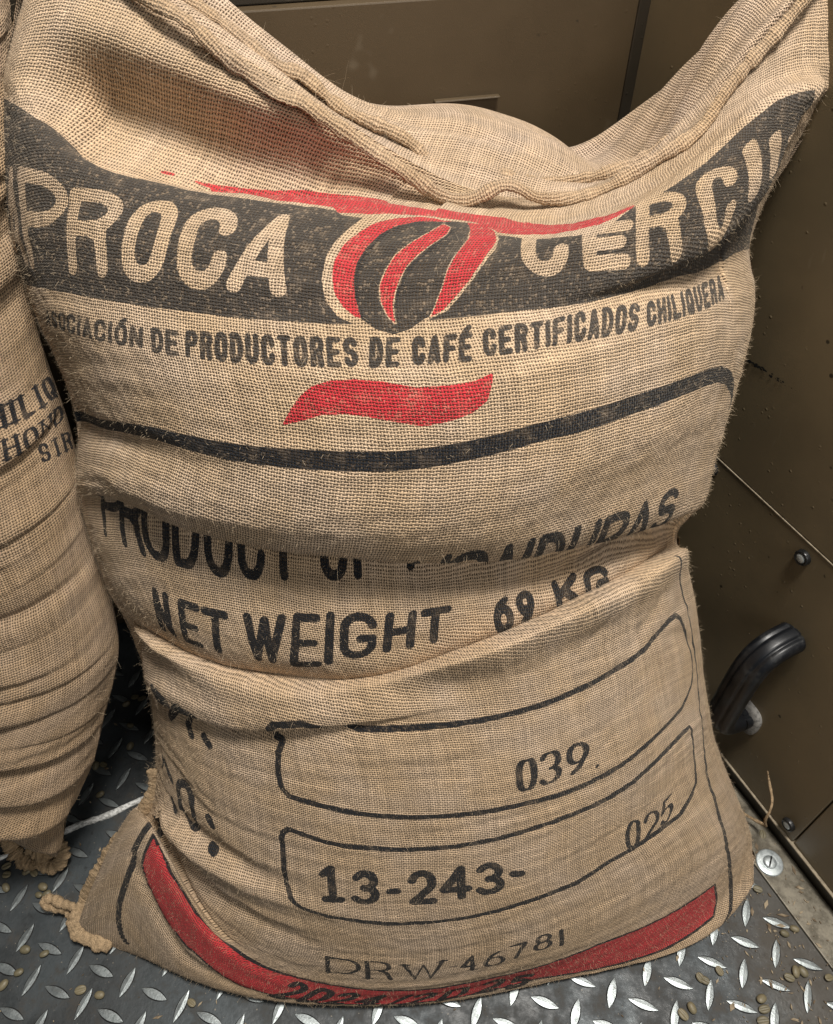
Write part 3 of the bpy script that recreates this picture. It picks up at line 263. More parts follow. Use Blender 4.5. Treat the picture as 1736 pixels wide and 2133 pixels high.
PRINTS = [
    ('poly', 'grey', 1.0, [(0.0009, 0.8335),(0.0683, 0.8344),(0.1021, 0.8472),(0.1543, 0.8381),(0.1837, 0.8289),(0.2112, 0.828),(0.2293, 0.8271),(0.2467, 0.8262),(0.2614, 0.8262),(0.2661, 0.8216),(0.2772, 0.8207),(0.3014, 0.8253),(0.3247, 0.8289),(0.3491, 0.8161),(0.3828, 0.8006),(0.4025, 0.7942),(0.4165, 0.7942),(0.4258, 0.7969),(0.4323, 0.8042),(0.4534, 0.8061),(0.4734, 0.8134),(0.4912, 0.8253),(0.5112, 0.8353),(0.5384, 0.8408),(0.6148, 0.7521),(0.5653, 0.754),(0.5198, 0.7485),(0.4725, 0.7476),(0.4342, 0.7494),(0.3847, 0.7521),(0.3275, 0.7521),(0.2827, 0.7512),(0.244, 0.7521),(0.1846, 0.7531),(0.1167, 0.7531),(0.0, 0.7521)]),
    ('poly', 'bare', 1.0, [(0.2772, 0.8216),(0.2707, 0.8061),(0.2661, 0.7914),(0.2651, 0.7759),(0.267, 0.7649),(0.2735, 0.7558),(0.2809, 0.7521),(0.2874, 0.7494),(0.293, 0.7467),(0.3032, 0.7439),(0.3135, 0.7467),(0.3238, 0.7521),(0.336, 0.7567),(0.3434, 0.7649),(0.35, 0.775),(0.3537, 0.785),(0.3556, 0.7969),(0.3519, 0.8097),(0.3453, 0.8234),(0.3331, 0.8408),(0.3154, 0.839),(0.2948, 0.8335),(0.2846, 0.8289)]),
    ('poly', 'grey', 1.0, [(0.32, 0.8335),(0.3051, 0.8335),(0.2939, 0.828),(0.2846, 0.8189),(0.279, 0.8097),(0.2744, 0.7969),(0.2716, 0.7869),(0.2716, 0.7787),(0.2735, 0.7686),(0.279, 0.7613),(0.2865, 0.7549),(0.2939, 0.7485),(0.3042, 0.7448),(0.3144, 0.7476),(0.3229, 0.7531),(0.3331, 0.7567),(0.3416, 0.7659),(0.3481, 0.7759),(0.3519, 0.7869),(0.3537, 0.7978),(0.3509, 0.8088),(0.3453, 0.8198),(0.335, 0.8317),(0.3266, 0.8362)]),
    ('poly', 'black', 0.45, [(0.3229, 0.8307),(0.3088, 0.8298),(0.2976, 0.8253),(0.2883, 0.817),(0.2818, 0.8079),(0.2772, 0.796),(0.2744, 0.785),(0.2735, 0.7768),(0.2753, 0.7677),(0.28, 0.7595),(0.2865, 0.754),(0.2893, 0.7531),(0.2883, 0.7585),(0.2865, 0.7659),(0.2855, 0.7759),(0.2865, 0.785),(0.2883, 0.796),(0.292, 0.8079),(0.2976, 0.8161),(0.307, 0.8225),(0.32, 0.828)]),
    ('poly', 'black', 0.45, [(0.32, 0.8234),(0.3247, 0.8198),(0.3257, 0.8134),(0.3229, 0.8042),(0.3172, 0.7933),(0.3135, 0.7841),(0.3107, 0.7759),(0.3088, 0.7677),(0.3079, 0.7595),(0.3088, 0.7494),(0.3051, 0.754),(0.3014, 0.7631),(0.3004, 0.7723),(0.3023, 0.7823),(0.3051, 0.7933),(0.3098, 0.8024),(0.3163, 0.8125),(0.3182, 0.8207)]),
    ('line', 'bare', 1.0, [(0.3163, 0.8271),(0.321, 0.8234),(0.3219, 0.8161),(0.3191, 0.807),(0.3135, 0.7951),(0.3098, 0.786),(0.3079, 0.7777),(0.306, 0.7695),(0.3051, 0.7613),(0.306, 0.7512),(0.3023, 0.7558),(0.2986, 0.7649),(0.2976, 0.7741),(0.2995, 0.7832),(0.3023, 0.7951),(0.307, 0.8042),(0.3126, 0.8152),(0.3154, 0.8234)], [0.0008, 0.0008, 0.0008, 0.0008, 0.0008, 0.0008, 0.0008, 0.0008, 0.0008, 0.0008, 0.0008, 0.0008, 0.0008, 0.0008, 0.0008, 0.0008, 0.0008, 0.0008]),
    ('line', 'bare', 1.0, [(0.3266, 0.8362),(0.3341, 0.8353),(0.3453, 0.8207),(0.3509, 0.8088),(0.3528, 0.7997),(0.3519, 0.7869),(0.3481, 0.775),(0.3416, 0.7659),(0.3341, 0.7576),(0.3266, 0.754),(0.3294, 0.7595),(0.3331, 0.7713),(0.3341, 0.7869),(0.335, 0.7997),(0.335, 0.8116),(0.3322, 0.8216)], [0.0008, 0.0008, 0.0008, 0.0008, 0.0008, 0.0008, 0.0008, 0.0008, 0.0008, 0.0008, 0.0008, 0.0008, 0.0008, 0.0008, 0.0008, 0.0008]),
    ('poly', 'red', 1.0, [(0.32, 0.8335),(0.3051, 0.8344),(0.2939, 0.828),(0.2846, 0.8189),(0.279, 0.8097),(0.2735, 0.7978),(0.2707, 0.7869),(0.2707, 0.7787),(0.2725, 0.7686),(0.2772, 0.7613),(0.2837, 0.7558),(0.2865, 0.7549),(0.2855, 0.7604),(0.2837, 0.7677),(0.2827, 0.7777),(0.2827, 0.7869),(0.2855, 0.7978),(0.2893, 0.8097),(0.2948, 0.818),(0.3032, 0.8262),(0.3163, 0.8317)]),
    ('poly', 'red', 1.0, [(0.3163, 0.8271),(0.321, 0.8234),(0.3219, 0.8161),(0.3191, 0.807),(0.3135, 0.7951),(0.3098, 0.786),(0.3079, 0.7777),(0.306, 0.7695),(0.3051, 0.7613),(0.306, 0.7512),(0.3023, 0.7558),(0.2986, 0.7649),(0.2976, 0.7741),(0.2995, 0.7832),(0.3023, 0.7951),(0.307, 0.8042),(0.3126, 0.8152),(0.3154, 0.8234)]),
    ('poly', 'red', 1.0, [(0.3266, 0.8362),(0.3341, 0.8353),(0.3453, 0.8207),(0.3509, 0.8088),(0.3528, 0.7997),(0.3519, 0.7869),(0.3481, 0.775),(0.3416, 0.7659),(0.3341, 0.7576),(0.3266, 0.754),(0.3294, 0.7595),(0.3331, 0.7713),(0.3341, 0.7869),(0.335, 0.7997),(0.335, 0.8116),(0.3322, 0.8216)]),
    ('glyph', 'bare', 1.0, 'P', [(0.0442, 0.7622),(0.086, 0.7631),(0.1094, 0.8088),(0.0467, 0.8052)], 0.0052, 'sans'),
    ('glyph', 'bare', 1.0, 'R', [(0.0956, 0.7631),(0.1315, 0.7649),(0.15, 0.8134),(0.1061, 0.8052)], 0.0052, 'sans'),
    ('glyph', 'bare', 1.0, 'O', [(0.1382, 0.764),(0.1706, 0.7668),(0.1837, 0.8161),(0.1543, 0.8106)], 0.0052, 'sans'),
    ('glyph', 'bare', 1.0, 'C', [(0.1776, 0.764),(0.2085, 0.7668),(0.2166, 0.817),(0.1864, 0.8134)], 0.0052, 'sans'),
    ('glyph', 'bare', 1.0, 'A', [(0.2085, 0.7659),(0.2449, 0.7649),(0.2513, 0.817),(0.2248, 0.8152)], 0.0046, 'sans'),
    ('glyph', 'bare', 1.0, 'A', [(0.0018, 0.7704),(0.041, 0.7631),(0.0483, 0.8024),(0.0157, 0.8061)], 0.0052, 'sans'),
    ('glyph', 'bare', 1.0, 'C', [(0.38, 0.7723),(0.41, 0.7686),(0.3866, 0.8207),(0.3594, 0.8216)], 0.0052, 'sans'),
    ('glyph', 'bare', 1.0, 'E', [(0.4175, 0.7695),(0.4479, 0.7668),(0.4388, 0.7933),(0.4035, 0.8006)], 0.0052, 'sans'),
    ('glyph', 'bare', 1.0, 'R', [(0.4525, 0.7668),(0.4841, 0.7677),(0.4671, 0.8015),(0.4314, 0.8097)], 0.0052, 'sans'),
    ('glyph', 'bare', 1.0, 'C', [(0.5034, 0.7659),(0.5172, 0.775),(0.4982, 0.807),(0.4652, 0.807)], 0.0052, 'sans'),
    ('poly', 'red', 1.0, [(0.1715, 0.8636),(0.1864, 0.8655),(0.2023, 0.8673),(0.2212, 0.8691),(0.2403, 0.8719),(0.255, 0.8719),(0.279, 0.87),(0.2902, 0.8664),(0.306, 0.8536),(0.3266, 0.86),(0.3416, 0.8591),(0.3528, 0.8472),(0.3687, 0.8344),(0.3922, 0.8225),(0.4128, 0.8125),(0.4323, 0.8061),(0.4332, 0.8042),(0.424, 0.8006),(0.4147, 0.7988),(0.3969, 0.8024),(0.3781, 0.8106),(0.3622, 0.8134),(0.3463, 0.8216),(0.3294, 0.8399),(0.3014, 0.8362),(0.2874, 0.8317),(0.2781, 0.8262),(0.2633, 0.8243),(0.2596, 0.8298),(0.244, 0.8307),(0.2293, 0.8307),(0.2094, 0.839),(0.1864, 0.8636),(0.1715, 0.8636)]),
    ('line', 'red', 1.0, [(0.1577, 0.8627),(0.1646, 0.8636)], [0.00075, 0.00075]),
    ('line', 'bare', 1.0, [(0.5026, 0.8125),(0.5155, 0.8015),(0.5215, 0.7942),(0.5257, 0.7878)], [0.0055, 0.006, 0.006, 0.0055]),
    ('line', 'bare', 1.0, [(0.5249, 0.8125),(0.5342, 0.8042),(0.5409, 0.796)], [0.0055, 0.0055, 0.005]),
    ('line', 'bare', 1.0, [(0.5468, 0.8106),(0.6042, 0.8024),(0.6157, 0.7969)], [0.004, 0.004, 0.0035]),
    ('glyph', 'grey', 1.0, 'A', [(0.0369, 0.7238),(0.0473, 0.7236),(0.0581, 0.7372),(0.0483, 0.7366)], 0.0018, 'sans'),
    ('glyph', 'grey', 1.0, 'S', [(0.0489, 0.7235),(0.0593, 0.7233),(0.0695, 0.7379),(0.0597, 0.7373)], 0.0018, 'sans'),
    ('glyph', 'grey', 1.0, 'O', [(0.0609, 0.7233),(0.0713, 0.723),(0.0809, 0.7386),(0.071, 0.738)], 0.0018, 'sans'),
    ('glyph', 'grey', 1.0, 'C', [(0.0729, 0.723),(0.0833, 0.723),(0.0922, 0.7393),(0.0824, 0.7387)], 0.0018, 'sans'),
    ('glyph', 'grey', 1.0, 'I', [(0.0849, 0.7231),(0.0893, 0.7232),(0.0979, 0.7395),(0.0938, 0.7394)], 0.0018, 'sans'),
    ('glyph', 'grey', 1.0, 'A', [(0.091, 0.7232),(0.1013, 0.7235),(0.1093, 0.7399),(0.0995, 0.7396)], 0.0018, 'sans'),
    ('glyph', 'grey', 1.0, 'C', [(0.103, 0.7235),(0.1133, 0.7238),(0.1207, 0.7402),(0.1109, 0.7399)], 0.0018, 'sans'),
    ('glyph', 'grey', 1.0, 'I', [(0.115, 0.7239),(0.1193, 0.7242),(0.1264, 0.7403),(0.1223, 0.7403)], 0.0018, 'sans'),
    ('glyph', 'grey', 1.0, 'Ó', [(0.121, 0.7243),(0.1313, 0.7249),(0.1378, 0.7403),(0.128, 0.7403)], 0.0018, 'sans'),
    ('glyph', 'grey', 1.0, 'N', [(0.133, 0.725),(0.1433, 0.7256),(0.1492, 0.7403),(0.1394, 0.7403)], 0.0018, 'sans'),
    ('glyph', 'grey', 1.0, 'D', [(0.15, 0.7247),(0.1588, 0.7247),(0.163, 0.7412),(0.1543, 0.7412)], 0.0018, 'sans'),
    ('glyph', 'grey', 1.0, 'E', [(0.1601, 0.7247),(0.1689, 0.7247),(0.1732, 0.7412),(0.1644, 0.7412)], 0.0018, 'sans'),
    ('glyph', 'grey', 1.0, 'P', [(0.1732, 0.7247),(0.1817, 0.7247),(0.1868, 0.7425),(0.1785, 0.7421)], 0.0018, 'sans'),
    ('glyph', 'grey', 1.0, 'R', [(0.183, 0.7247),(0.1915, 0.7247),(0.1963, 0.743),(0.1881, 0.7426)], 0.0018, 'sans'),
    ('glyph', 'grey', 1.0, 'O', [(0.1929, 0.7247),(0.2013, 0.7247),(0.2059, 0.7435),(0.1977, 0.7431)], 0.0018, 'sans'),
    ('glyph', 'grey', 1.0, 'D', [(0.2027, 0.7247),(0.2112, 0.7247),(0.2155, 0.7439),(0.2073, 0.7436)], 0.0018, 'sans'),
    ('glyph', 'grey', 1.0, 'U', [(0.2125, 0.7247),(0.221, 0.7247),(0.2251, 0.7439),(0.2168, 0.7439)], 0.0018, 'sans'),
    ('glyph', 'grey', 1.0, 'C', [(0.2224, 0.7247),(0.2308, 0.7247),(0.2347, 0.7439),(0.2264, 0.7439)], 0.0018, 'sans'),
    ('glyph', 'grey', 1.0, 'T', [(0.2322, 0.7247),(0.2407, 0.7247),(0.2443, 0.7439),(0.236, 0.7439)], 0.0018, 'sans'),
    ('glyph', 'grey', 1.0, 'O', [(0.242, 0.7247),(0.2505, 0.7249),(0.2539, 0.7439),(0.2456, 0.7439)], 0.0018, 'sans'),
    ('glyph', 'grey', 1.0, 'R', [(0.2519, 0.7249),(0.2603, 0.7251),(0.2635, 0.7439),(0.2552, 0.7439)], 0.0018, 'sans'),
    ('glyph', 'grey', 1.0, 'E', [(0.2617, 0.7251),(0.2702, 0.7254),(0.2731, 0.7439),(0.2648, 0.7439)], 0.0018, 'sans'),
    ('glyph', 'grey', 1.0, 'S', [(0.2715, 0.7254),(0.28, 0.7256),(0.2827, 0.7439),(0.2744, 0.7439)], 0.0018, 'sans'),
    ('glyph', 'grey', 1.0, 'D', [(0.2855, 0.7247),(0.2937, 0.7247),(0.2984, 0.7435),(0.2902, 0.7439)], 0.0018, 'sans'),
    ('glyph', 'grey', 1.0, 'E', [(0.295, 0.7247),(0.3032, 0.7247),(0.3079, 0.743),(0.2997, 0.7434)], 0.0018, 'sans'),
    ('glyph', 'grey', 1.0, 'C', [(0.3107, 0.7247),(0.3184, 0.7247),(0.3223, 0.7426),(0.3144, 0.743)], 0.0018, 'sans'),
    ('glyph', 'grey', 1.0, 'A', [(0.3197, 0.7247),(0.3274, 0.7247),(0.3316, 0.7422),(0.3236, 0.7426)], 0.0018, 'sans'),
    ('glyph', 'grey', 1.0, 'F', [(0.3287, 0.7247),(0.3364, 0.7239),(0.3408, 0.7421),(0.3328, 0.7421)], 0.0018, 'sans'),
    ('glyph', 'grey', 1.0, 'É', [(0.3376, 0.7238),(0.3453, 0.7229),(0.35, 0.7421),(0.342, 0.7421)], 0.0018, 'sans'),
    ('glyph', 'grey', 1.0, 'C', [(0.3528, 0.7247),(0.3608, 0.7238),(0.3641, 0.7434),(0.3556, 0.743)], 0.0018, 'sans'),
    ('glyph', 'grey', 1.0, 'E', [(0.3621, 0.7237),(0.3701, 0.7229),(0.374, 0.7439),(0.3655, 0.7435)], 0.0018, 'sans'),
    ('glyph', 'grey', 1.0, 'R', [(0.3714, 0.7228),(0.3795, 0.7225),(0.3839, 0.7431),(0.3754, 0.7438)], 0.0018, 'sans'),
    ('glyph', 'grey', 1.0, 'T', [(0.3808, 0.7225),(0.3889, 0.7221),(0.3937, 0.7424),(0.3852, 0.743)], 0.0018, 'sans'),
    ('glyph', 'grey', 1.0, 'I', [(0.3902, 0.7221),(0.3935, 0.7219),(0.3986, 0.7422),(0.3951, 0.7422)], 0.0018, 'sans'),
    ('glyph', 'grey', 1.0, 'F', [(0.3948, 0.7218),(0.4029, 0.7212),(0.4085, 0.7429),(0.4, 0.7423)], 0.0018, 'sans'),
    ('glyph', 'grey', 1.0, 'I', [(0.4042, 0.7211),(0.4076, 0.7209),(0.4134, 0.7433),(0.4099, 0.743)], 0.0018, 'sans'),
    ('glyph', 'grey', 1.0, 'C', [(0.4088, 0.7208),(0.4169, 0.7202),(0.4233, 0.7437),(0.4148, 0.7434)], 0.0018, 'sans'),
    ('glyph', 'grey', 1.0, 'A', [(0.4182, 0.7201),(0.4262, 0.7195),(0.4331, 0.7424),(0.4247, 0.7435)], 0.0018, 'sans'),
    ('glyph', 'grey', 1.0, 'D', [(0.4275, 0.7194),(0.4356, 0.7187),(0.4429, 0.741),(0.4344, 0.7422)], 0.0018, 'sans'),
    ('glyph', 'grey', 1.0, 'O', [(0.4369, 0.7187),(0.4449, 0.7183),(0.4527, 0.7397),(0.4442, 0.7408)], 0.0018, 'sans'),
    ('glyph', 'grey', 1.0, 'S', [(0.4462, 0.7183),(0.4543, 0.7183),(0.4625, 0.7384),(0.454, 0.7395)], 0.0018, 'sans'),
    ('glyph', 'grey', 1.0, 'C', [(0.4616, 0.7183),(0.4694, 0.7183),(0.475, 0.7377),(0.4671, 0.7375)], 0.0018, 'sans'),
    ('glyph', 'grey', 1.0, 'H', [(0.4707, 0.7183),(0.4785, 0.7183),(0.4841, 0.738),(0.4762, 0.7378)], 0.0018, 'sans'),
    ('glyph', 'grey', 1.0, 'I', [(0.4797, 0.7183),(0.483, 0.7183),(0.4886, 0.7381),(0.4853, 0.738)], 0.0018, 'sans'),
    ('glyph', 'grey', 1.0, 'L', [(0.4843, 0.7183),(0.4921, 0.7183),(0.4978, 0.7383),(0.4899, 0.7381)], 0.0018, 'sans'),
    ('glyph', 'grey', 1.0, 'I', [(0.4933, 0.7183),(0.4966, 0.7183),(0.5023, 0.7387),(0.499, 0.7384)], 0.0018, 'sans'),
    ('glyph', 'grey', 1.0, 'Q', [(0.4979, 0.7183),(0.5057, 0.7183),(0.5114, 0.7396),(0.5036, 0.7388)], 0.0018, 'sans'),
    ('glyph', 'grey', 1.0, 'U', [(0.5069, 0.7183),(0.5147, 0.7183),(0.5204, 0.7406),(0.5126, 0.7398)], 0.0018, 'sans'),
    ('glyph', 'grey', 1.0, 'E', [(0.516, 0.7184),(0.5238, 0.7192),(0.5295, 0.7415),(0.5217, 0.7408)], 0.0018, 'sans'),
    ('glyph', 'grey', 1.0, 'R', [(0.525, 0.7193),(0.5328, 0.7201),(0.5386, 0.7423),(0.5308, 0.7416)], 0.0018, 'sans'),
    ('glyph', 'grey', 1.0, 'A', [(0.534, 0.7203),(0.5418, 0.7211),(0.5477, 0.743),(0.5399, 0.7424)], 0.0018, 'sans'),
    ('poly', 'red', 1.0, [(0.2257, 0.69),(0.2312, 0.6973),(0.2394, 0.7065),(0.2495, 0.7138),(0.2614, 0.7174),(0.2762, 0.7183),(0.292, 0.7165),(0.3107, 0.7119),(0.3303, 0.711),(0.3453, 0.711),(0.3566, 0.7138),(0.3547, 0.7074),(0.3509, 0.6982),(0.3416, 0.6927),(0.3275, 0.69),(0.3107, 0.6891),(0.2967, 0.6927),(0.28, 0.6964),(0.2661, 0.6982),(0.2513, 0.6973),(0.2394, 0.6937)]),
    ('line', 'black', 1.0, [(0.0026, 0.6644),(0.0675, 0.6635),(0.1291, 0.6699),(0.1603, 0.6699),(0.1952, 0.6699),(0.2266, 0.6708),(0.2568, 0.6708),(0.2865, 0.6699),(0.306, 0.6699),(0.3509, 0.6708),(0.3781, 0.6717),(0.4147, 0.6717),(0.4516, 0.6736),(0.4947, 0.6745),(0.5206, 0.6745),(0.5409, 0.6736),(0.5637, 0.6672),(0.591, 0.6571),(0.5989, 0.647)], [0.004, 0.0045, 0.005, 0.0055, 0.00575, 0.006, 0.006, 0.006, 0.006, 0.006, 0.006, 0.006, 0.006, 0.006, 0.006, 0.006, 0.0055, 0.005, 0.0045]),
    ('glyph', 'black', 1.0, 'P', [(0.058, 0.5544),(0.0884, 0.5485),(0.0884, 0.5837),(0.058, 0.5884)], 0.0031, 'sans'),
    ('glyph', 'black', 1.0, 'R', [(0.0836, 0.5495),(0.1102, 0.5444),(0.1102, 0.5803),(0.0836, 0.5844)], 0.0031, 'sans'),
    ('glyph', 'black', 1.0, 'O', [(0.1086, 0.5447),(0.1349, 0.5438),(0.1349, 0.5806),(0.1086, 0.5805)], 0.0031, 'sans'),
    ('glyph', 'black', 1.0, 'D', [(0.1365, 0.5438),(0.1603, 0.5425),(0.1603, 0.5802),(0.1365, 0.5807)], 0.0031, 'sans'),
    ('glyph', 'black', 1.0, 'U', [(0.1637, 0.5423),(0.1872, 0.5426),(0.1872, 0.5812),(0.1637, 0.5801)], 0.0031, 'sans'),
    ('glyph', 'black', 1.0, 'C', [(0.1908, 0.5427),(0.2121, 0.544),(0.2121, 0.5836),(0.1908, 0.5815)], 0.0031, 'sans'),
    ('glyph', 'black', 1.0, 'T', [(0.2148, 0.5442),(0.2366, 0.5454),(0.2366, 0.5854),(0.2148, 0.5839)], 0.0031, 'sans'),
    ('glyph', 'black', 1.0, 'O', [(0.2522, 0.5461),(0.2725, 0.5474),(0.2725, 0.5874),(0.2522, 0.5861)], 0.0031, 'sans'),
    ('glyph', 'black', 1.0, 'F', [(0.2762, 0.5478),(0.2967, 0.5505),(0.2967, 0.5934),(0.2762, 0.5878)], 0.0031, 'sans'),
    ('glyph', 'black', 1.0, 'H', [(0.3144, 0.5533),(0.3388, 0.5572),(0.3388, 0.6047),(0.3144, 0.5999)], 0.0031, 'sans'),
    ('glyph', 'black', 1.0, 'O', [(0.336, 0.5567),(0.3659, 0.5611),(0.3659, 0.6048),(0.336, 0.6046)], 0.0031, 'sans'),
    ('glyph', 'black', 1.0, 'N', [(0.3716, 0.5617),(0.3931, 0.564),(0.3931, 0.6038),(0.3716, 0.6046)], 0.0031, 'sans'),
    ('glyph', 'black', 1.0, 'D', [(0.396, 0.5643),(0.4193, 0.5668),(0.4193, 0.6022),(0.396, 0.6036)], 0.0031, 'sans'),
    ('glyph', 'black', 1.0, 'U', [(0.4212, 0.567),(0.4434, 0.5695),(0.4434, 0.6012),(0.4212, 0.6021)], 0.0031, 'sans'),
    ('glyph', 'black', 1.0, 'R', [(0.4452, 0.5697),(0.4698, 0.573),(0.4698, 0.6006),(0.4452, 0.6011)], 0.0031, 'sans'),
    ('glyph', 'black', 1.0, 'A', [(0.4689, 0.5728),(0.4964, 0.5765),(0.4964, 0.6),(0.4689, 0.6006)], 0.0031, 'sans'),
    ('glyph', 'black', 1.0, 'S', [(0.4991, 0.5768),(0.5232, 0.58),(0.5232, 0.6009),(0.4991, 0.6001)], 0.0031, 'sans'),
    ('glyph', 'black', 1.0, 'N', [(0.0932, 0.4953),(0.1118, 0.4926),(0.1216, 0.5282),(0.1045, 0.5301)], 0.0033, 'sans'),
    ('glyph', 'black', 1.0, 'E', [(0.12, 0.4926),(0.1407, 0.4926),(0.1517, 0.5264),(0.1307, 0.5273)], 0.0033, 'sans'),
    ('glyph', 'black', 1.0, 'T', [(0.1424, 0.4926),(0.1672, 0.4917),(0.1759, 0.5255),(0.1526, 0.5264)], 0.0033, 'sans'),
    ('glyph', 'black', 1.0, 'W', [(0.1802, 0.4917),(0.2094, 0.4899),(0.223, 0.5273),(0.1881, 0.5264)], 0.0033, 'sans'),
    ('glyph', 'black', 1.0, 'E', [(0.2139, 0.488),(0.2403, 0.4889),(0.2486, 0.5273),(0.2284, 0.5282)], 0.0033, 'sans'),
    ('glyph', 'black', 1.0, 'I', [(0.2412, 0.4908),(0.2504, 0.4899),(0.2605, 0.5282),(0.2522, 0.5292)], 0.0033, 'sans'),
    ('glyph', 'black', 1.0, 'G', [(0.255, 0.4935),(0.2827, 0.4917),(0.2902, 0.5264),(0.2633, 0.5282)], 0.0033, 'sans'),
    ('glyph', 'black', 1.0, 'H', [(0.2874, 0.4926),(0.3116, 0.4917),(0.3191, 0.5246),(0.2958, 0.5255)], 0.0033, 'sans'),
    ('glyph', 'black', 1.0, 'T', [(0.3144, 0.4926),(0.3388, 0.4926),(0.3453, 0.5237),(0.3219, 0.5246)], 0.0033, 'sans'),
    ('glyph', 'black', 1.0, '6', [(0.3753, 0.4851),(0.3922, 0.486),(0.3922, 0.52),(0.3753, 0.5191)], 0.003, 'sans'),
    ('glyph', 'black', 1.0, '9', [(0.396, 0.4851),(0.4119, 0.4851),(0.4119, 0.5191),(0.396, 0.5191)], 0.003, 'sans'),
    ('glyph', 'black', 1.0, 'K', [(0.4305, 0.4842),(0.4553, 0.4833),(0.4553, 0.5173),(0.4305, 0.5182)], 0.003, 'sans'),
    ('glyph', 'black', 1.0, 'G', [(0.4598, 0.4805),(0.485, 0.4778),(0.485, 0.5118),(0.4598, 0.5145)], 0.003, 'sans'),
    ('line', 'black', 1.0, [(0.1916, 0.403),(0.1855, 0.4039),(0.1881, 0.4314),(0.1943, 0.4378),(0.2166, 0.4414),(0.255, 0.4231),(0.2995, 0.4231),(0.336, 0.4222),(0.3941, 0.4213),(0.4369, 0.4213),(0.5026, 0.4195),(0.5393, 0.4231),(0.5493, 0.4222),(0.5552, 0.4167),(0.5662, 0.3994),(0.5713, 0.3774),(0.5704, 0.3592),(0.5611, 0.3482),(0.5401, 0.3354),(0.5095, 0.3336),(0.4643, 0.3317),(0.4193, 0.3336),(0.3781, 0.3363),(0.3285, 0.3345),(0.292, 0.3354),(0.2476, 0.3372),(0.2139, 0.3391),(0.1925, 0.34),(0.1872, 0.3464),(0.1846, 0.3592),(0.1864, 0.3875),(0.1916, 0.403)], [0.0025, 0.0025, 0.0025, 0.0025, 0.0025, 0.0025, 0.0025, 0.0025, 0.00275, 0.00275, 0.00275, 0.00275, 0.0025, 0.002, 0.0015, 0.0015, 0.0015, 0.00175, 0.0025, 0.0025, 0.0025, 0.0025, 0.0025, 0.0025, 0.0025, 0.0025, 0.0025, 0.0025, 0.0025, 0.0025, 0.0025, 0.0025]),
    ('line', 'black', 1.0, [(0.1837, 0.2952),(0.1855, 0.3025),(0.1899, 0.3071),(0.197, 0.3071),(0.223, 0.3034),(0.255, 0.3034),(0.2865, 0.3016),(0.3172, 0.2998),(0.3491, 0.2988),(0.4025, 0.3016),(0.4698, 0.2998),(0.5376, 0.3034),(0.5477, 0.3034),(0.5493, 0.2961),(0.5485, 0.2632),(0.5435, 0.2358),(0.5376, 0.2193),(0.5257, 0.2102),(0.5078, 0.2029),(0.4805, 0.2047),(0.4351, 0.2065),(0.4053, 0.2001),(0.3716, 0.2011),(0.3406, 0.202),(0.3107, 0.2047),(0.2809, 0.2084),(0.2504, 0.2093),(0.2194, 0.2111),(0.1978, 0.2157),(0.1908, 0.223),(0.1855, 0.2376),(0.1846, 0.2806),(0.1837, 0.2952)], [0.0025, 0.0025, 0.0025, 0.0025, 0.0025, 0.0025, 0.0025, 0.0025, 0.0025, 0.0025, 0.0025, 0.00225, 0.0015, 0.0015, 0.0015, 0.0015, 0.00175, 0.0025, 0.0025, 0.0025, 0.0025, 0.0025, 0.0025, 0.0025, 0.0025, 0.0025, 0.0025, 0.0025, 0.0025, 0.0025, 0.0025, 0.0025, 0.0025]),
    ('glyph', 'black', 1.0, '1', [(0.2148, 0.2276),(0.233, 0.2321),(0.233, 0.2824),(0.2121, 0.2733)], 0.0039, 'sans'),
    ('glyph', 'black', 1.0, '3', [(0.2376, 0.2312),(0.2596, 0.2349),(0.2605, 0.2797),(0.2394, 0.276)], 0.0039, 'sans'),
    ('glyph', 'black', 1.0, '-', [(0.2642, 0.2486),(0.2762, 0.2495),(0.2762, 0.2577),(0.2651, 0.2568)], 0.0039, 'sans'),
    ('glyph', 'black', 1.0, '2', [(0.2809, 0.234),(0.3023, 0.2321),(0.3032, 0.2769),(0.2809, 0.2778)], 0.0039, 'sans'),
    ('glyph', 'black', 1.0, '4', [(0.3042, 0.2358),(0.3285, 0.2294),(0.3303, 0.2733),(0.3051, 0.2787)], 0.0039, 'sans'),
    ('glyph', 'black', 1.0, '3', [(0.3313, 0.2303),(0.3528, 0.2257),(0.3547, 0.2687),(0.3331, 0.2733)], 0.0039, 'sans'),
    ('glyph', 'black', 1.0, '-', [(0.3575, 0.244),(0.3697, 0.2385),(0.3697, 0.2486),(0.3575, 0.2522)], 0.0039, 'sans'),
    ('glyph', 'black', 1.0, '0', [(0.3697, 0.3491),(0.3866, 0.3482),(0.3903, 0.3829),(0.3716, 0.3829)], 0.003, 'serif'),
    ('glyph', 'black', 1.0, '3', [(0.3885, 0.3491),(0.4081, 0.3491),(0.4119, 0.3829),(0.3913, 0.3838)], 0.003, 'serif'),
    ('glyph', 'black', 1.0, '9', [(0.4119, 0.3491),(0.4323, 0.3482),(0.4369, 0.3784),(0.4147, 0.3829)], 0.003, 'serif'),
    ('glyph', 'black', 1.0, '.', [(0.4378, 0.3455),(0.4415, 0.3455),(0.4424, 0.3491),(0.4388, 0.3491)], 0.00175, 'serif'),
    ('glyph', 'black', 1.0, '0', [(0.4507, 0.2075),(0.4643, 0.2029),(0.4752, 0.2394),(0.4607, 0.2486)], 0.0025, 'serif'),
    ('glyph', 'black', 1.0, '2', [(0.4671, 0.2029),(0.4841, 0.202),(0.4938, 0.233),(0.4778, 0.2422)], 0.0025, 'serif'),
    ('glyph', 'black', 1.0, '5', [(0.485, 0.2038),(0.5017, 0.2084),(0.5121, 0.2376),(0.4964, 0.2358)], 0.0025, 'serif'),
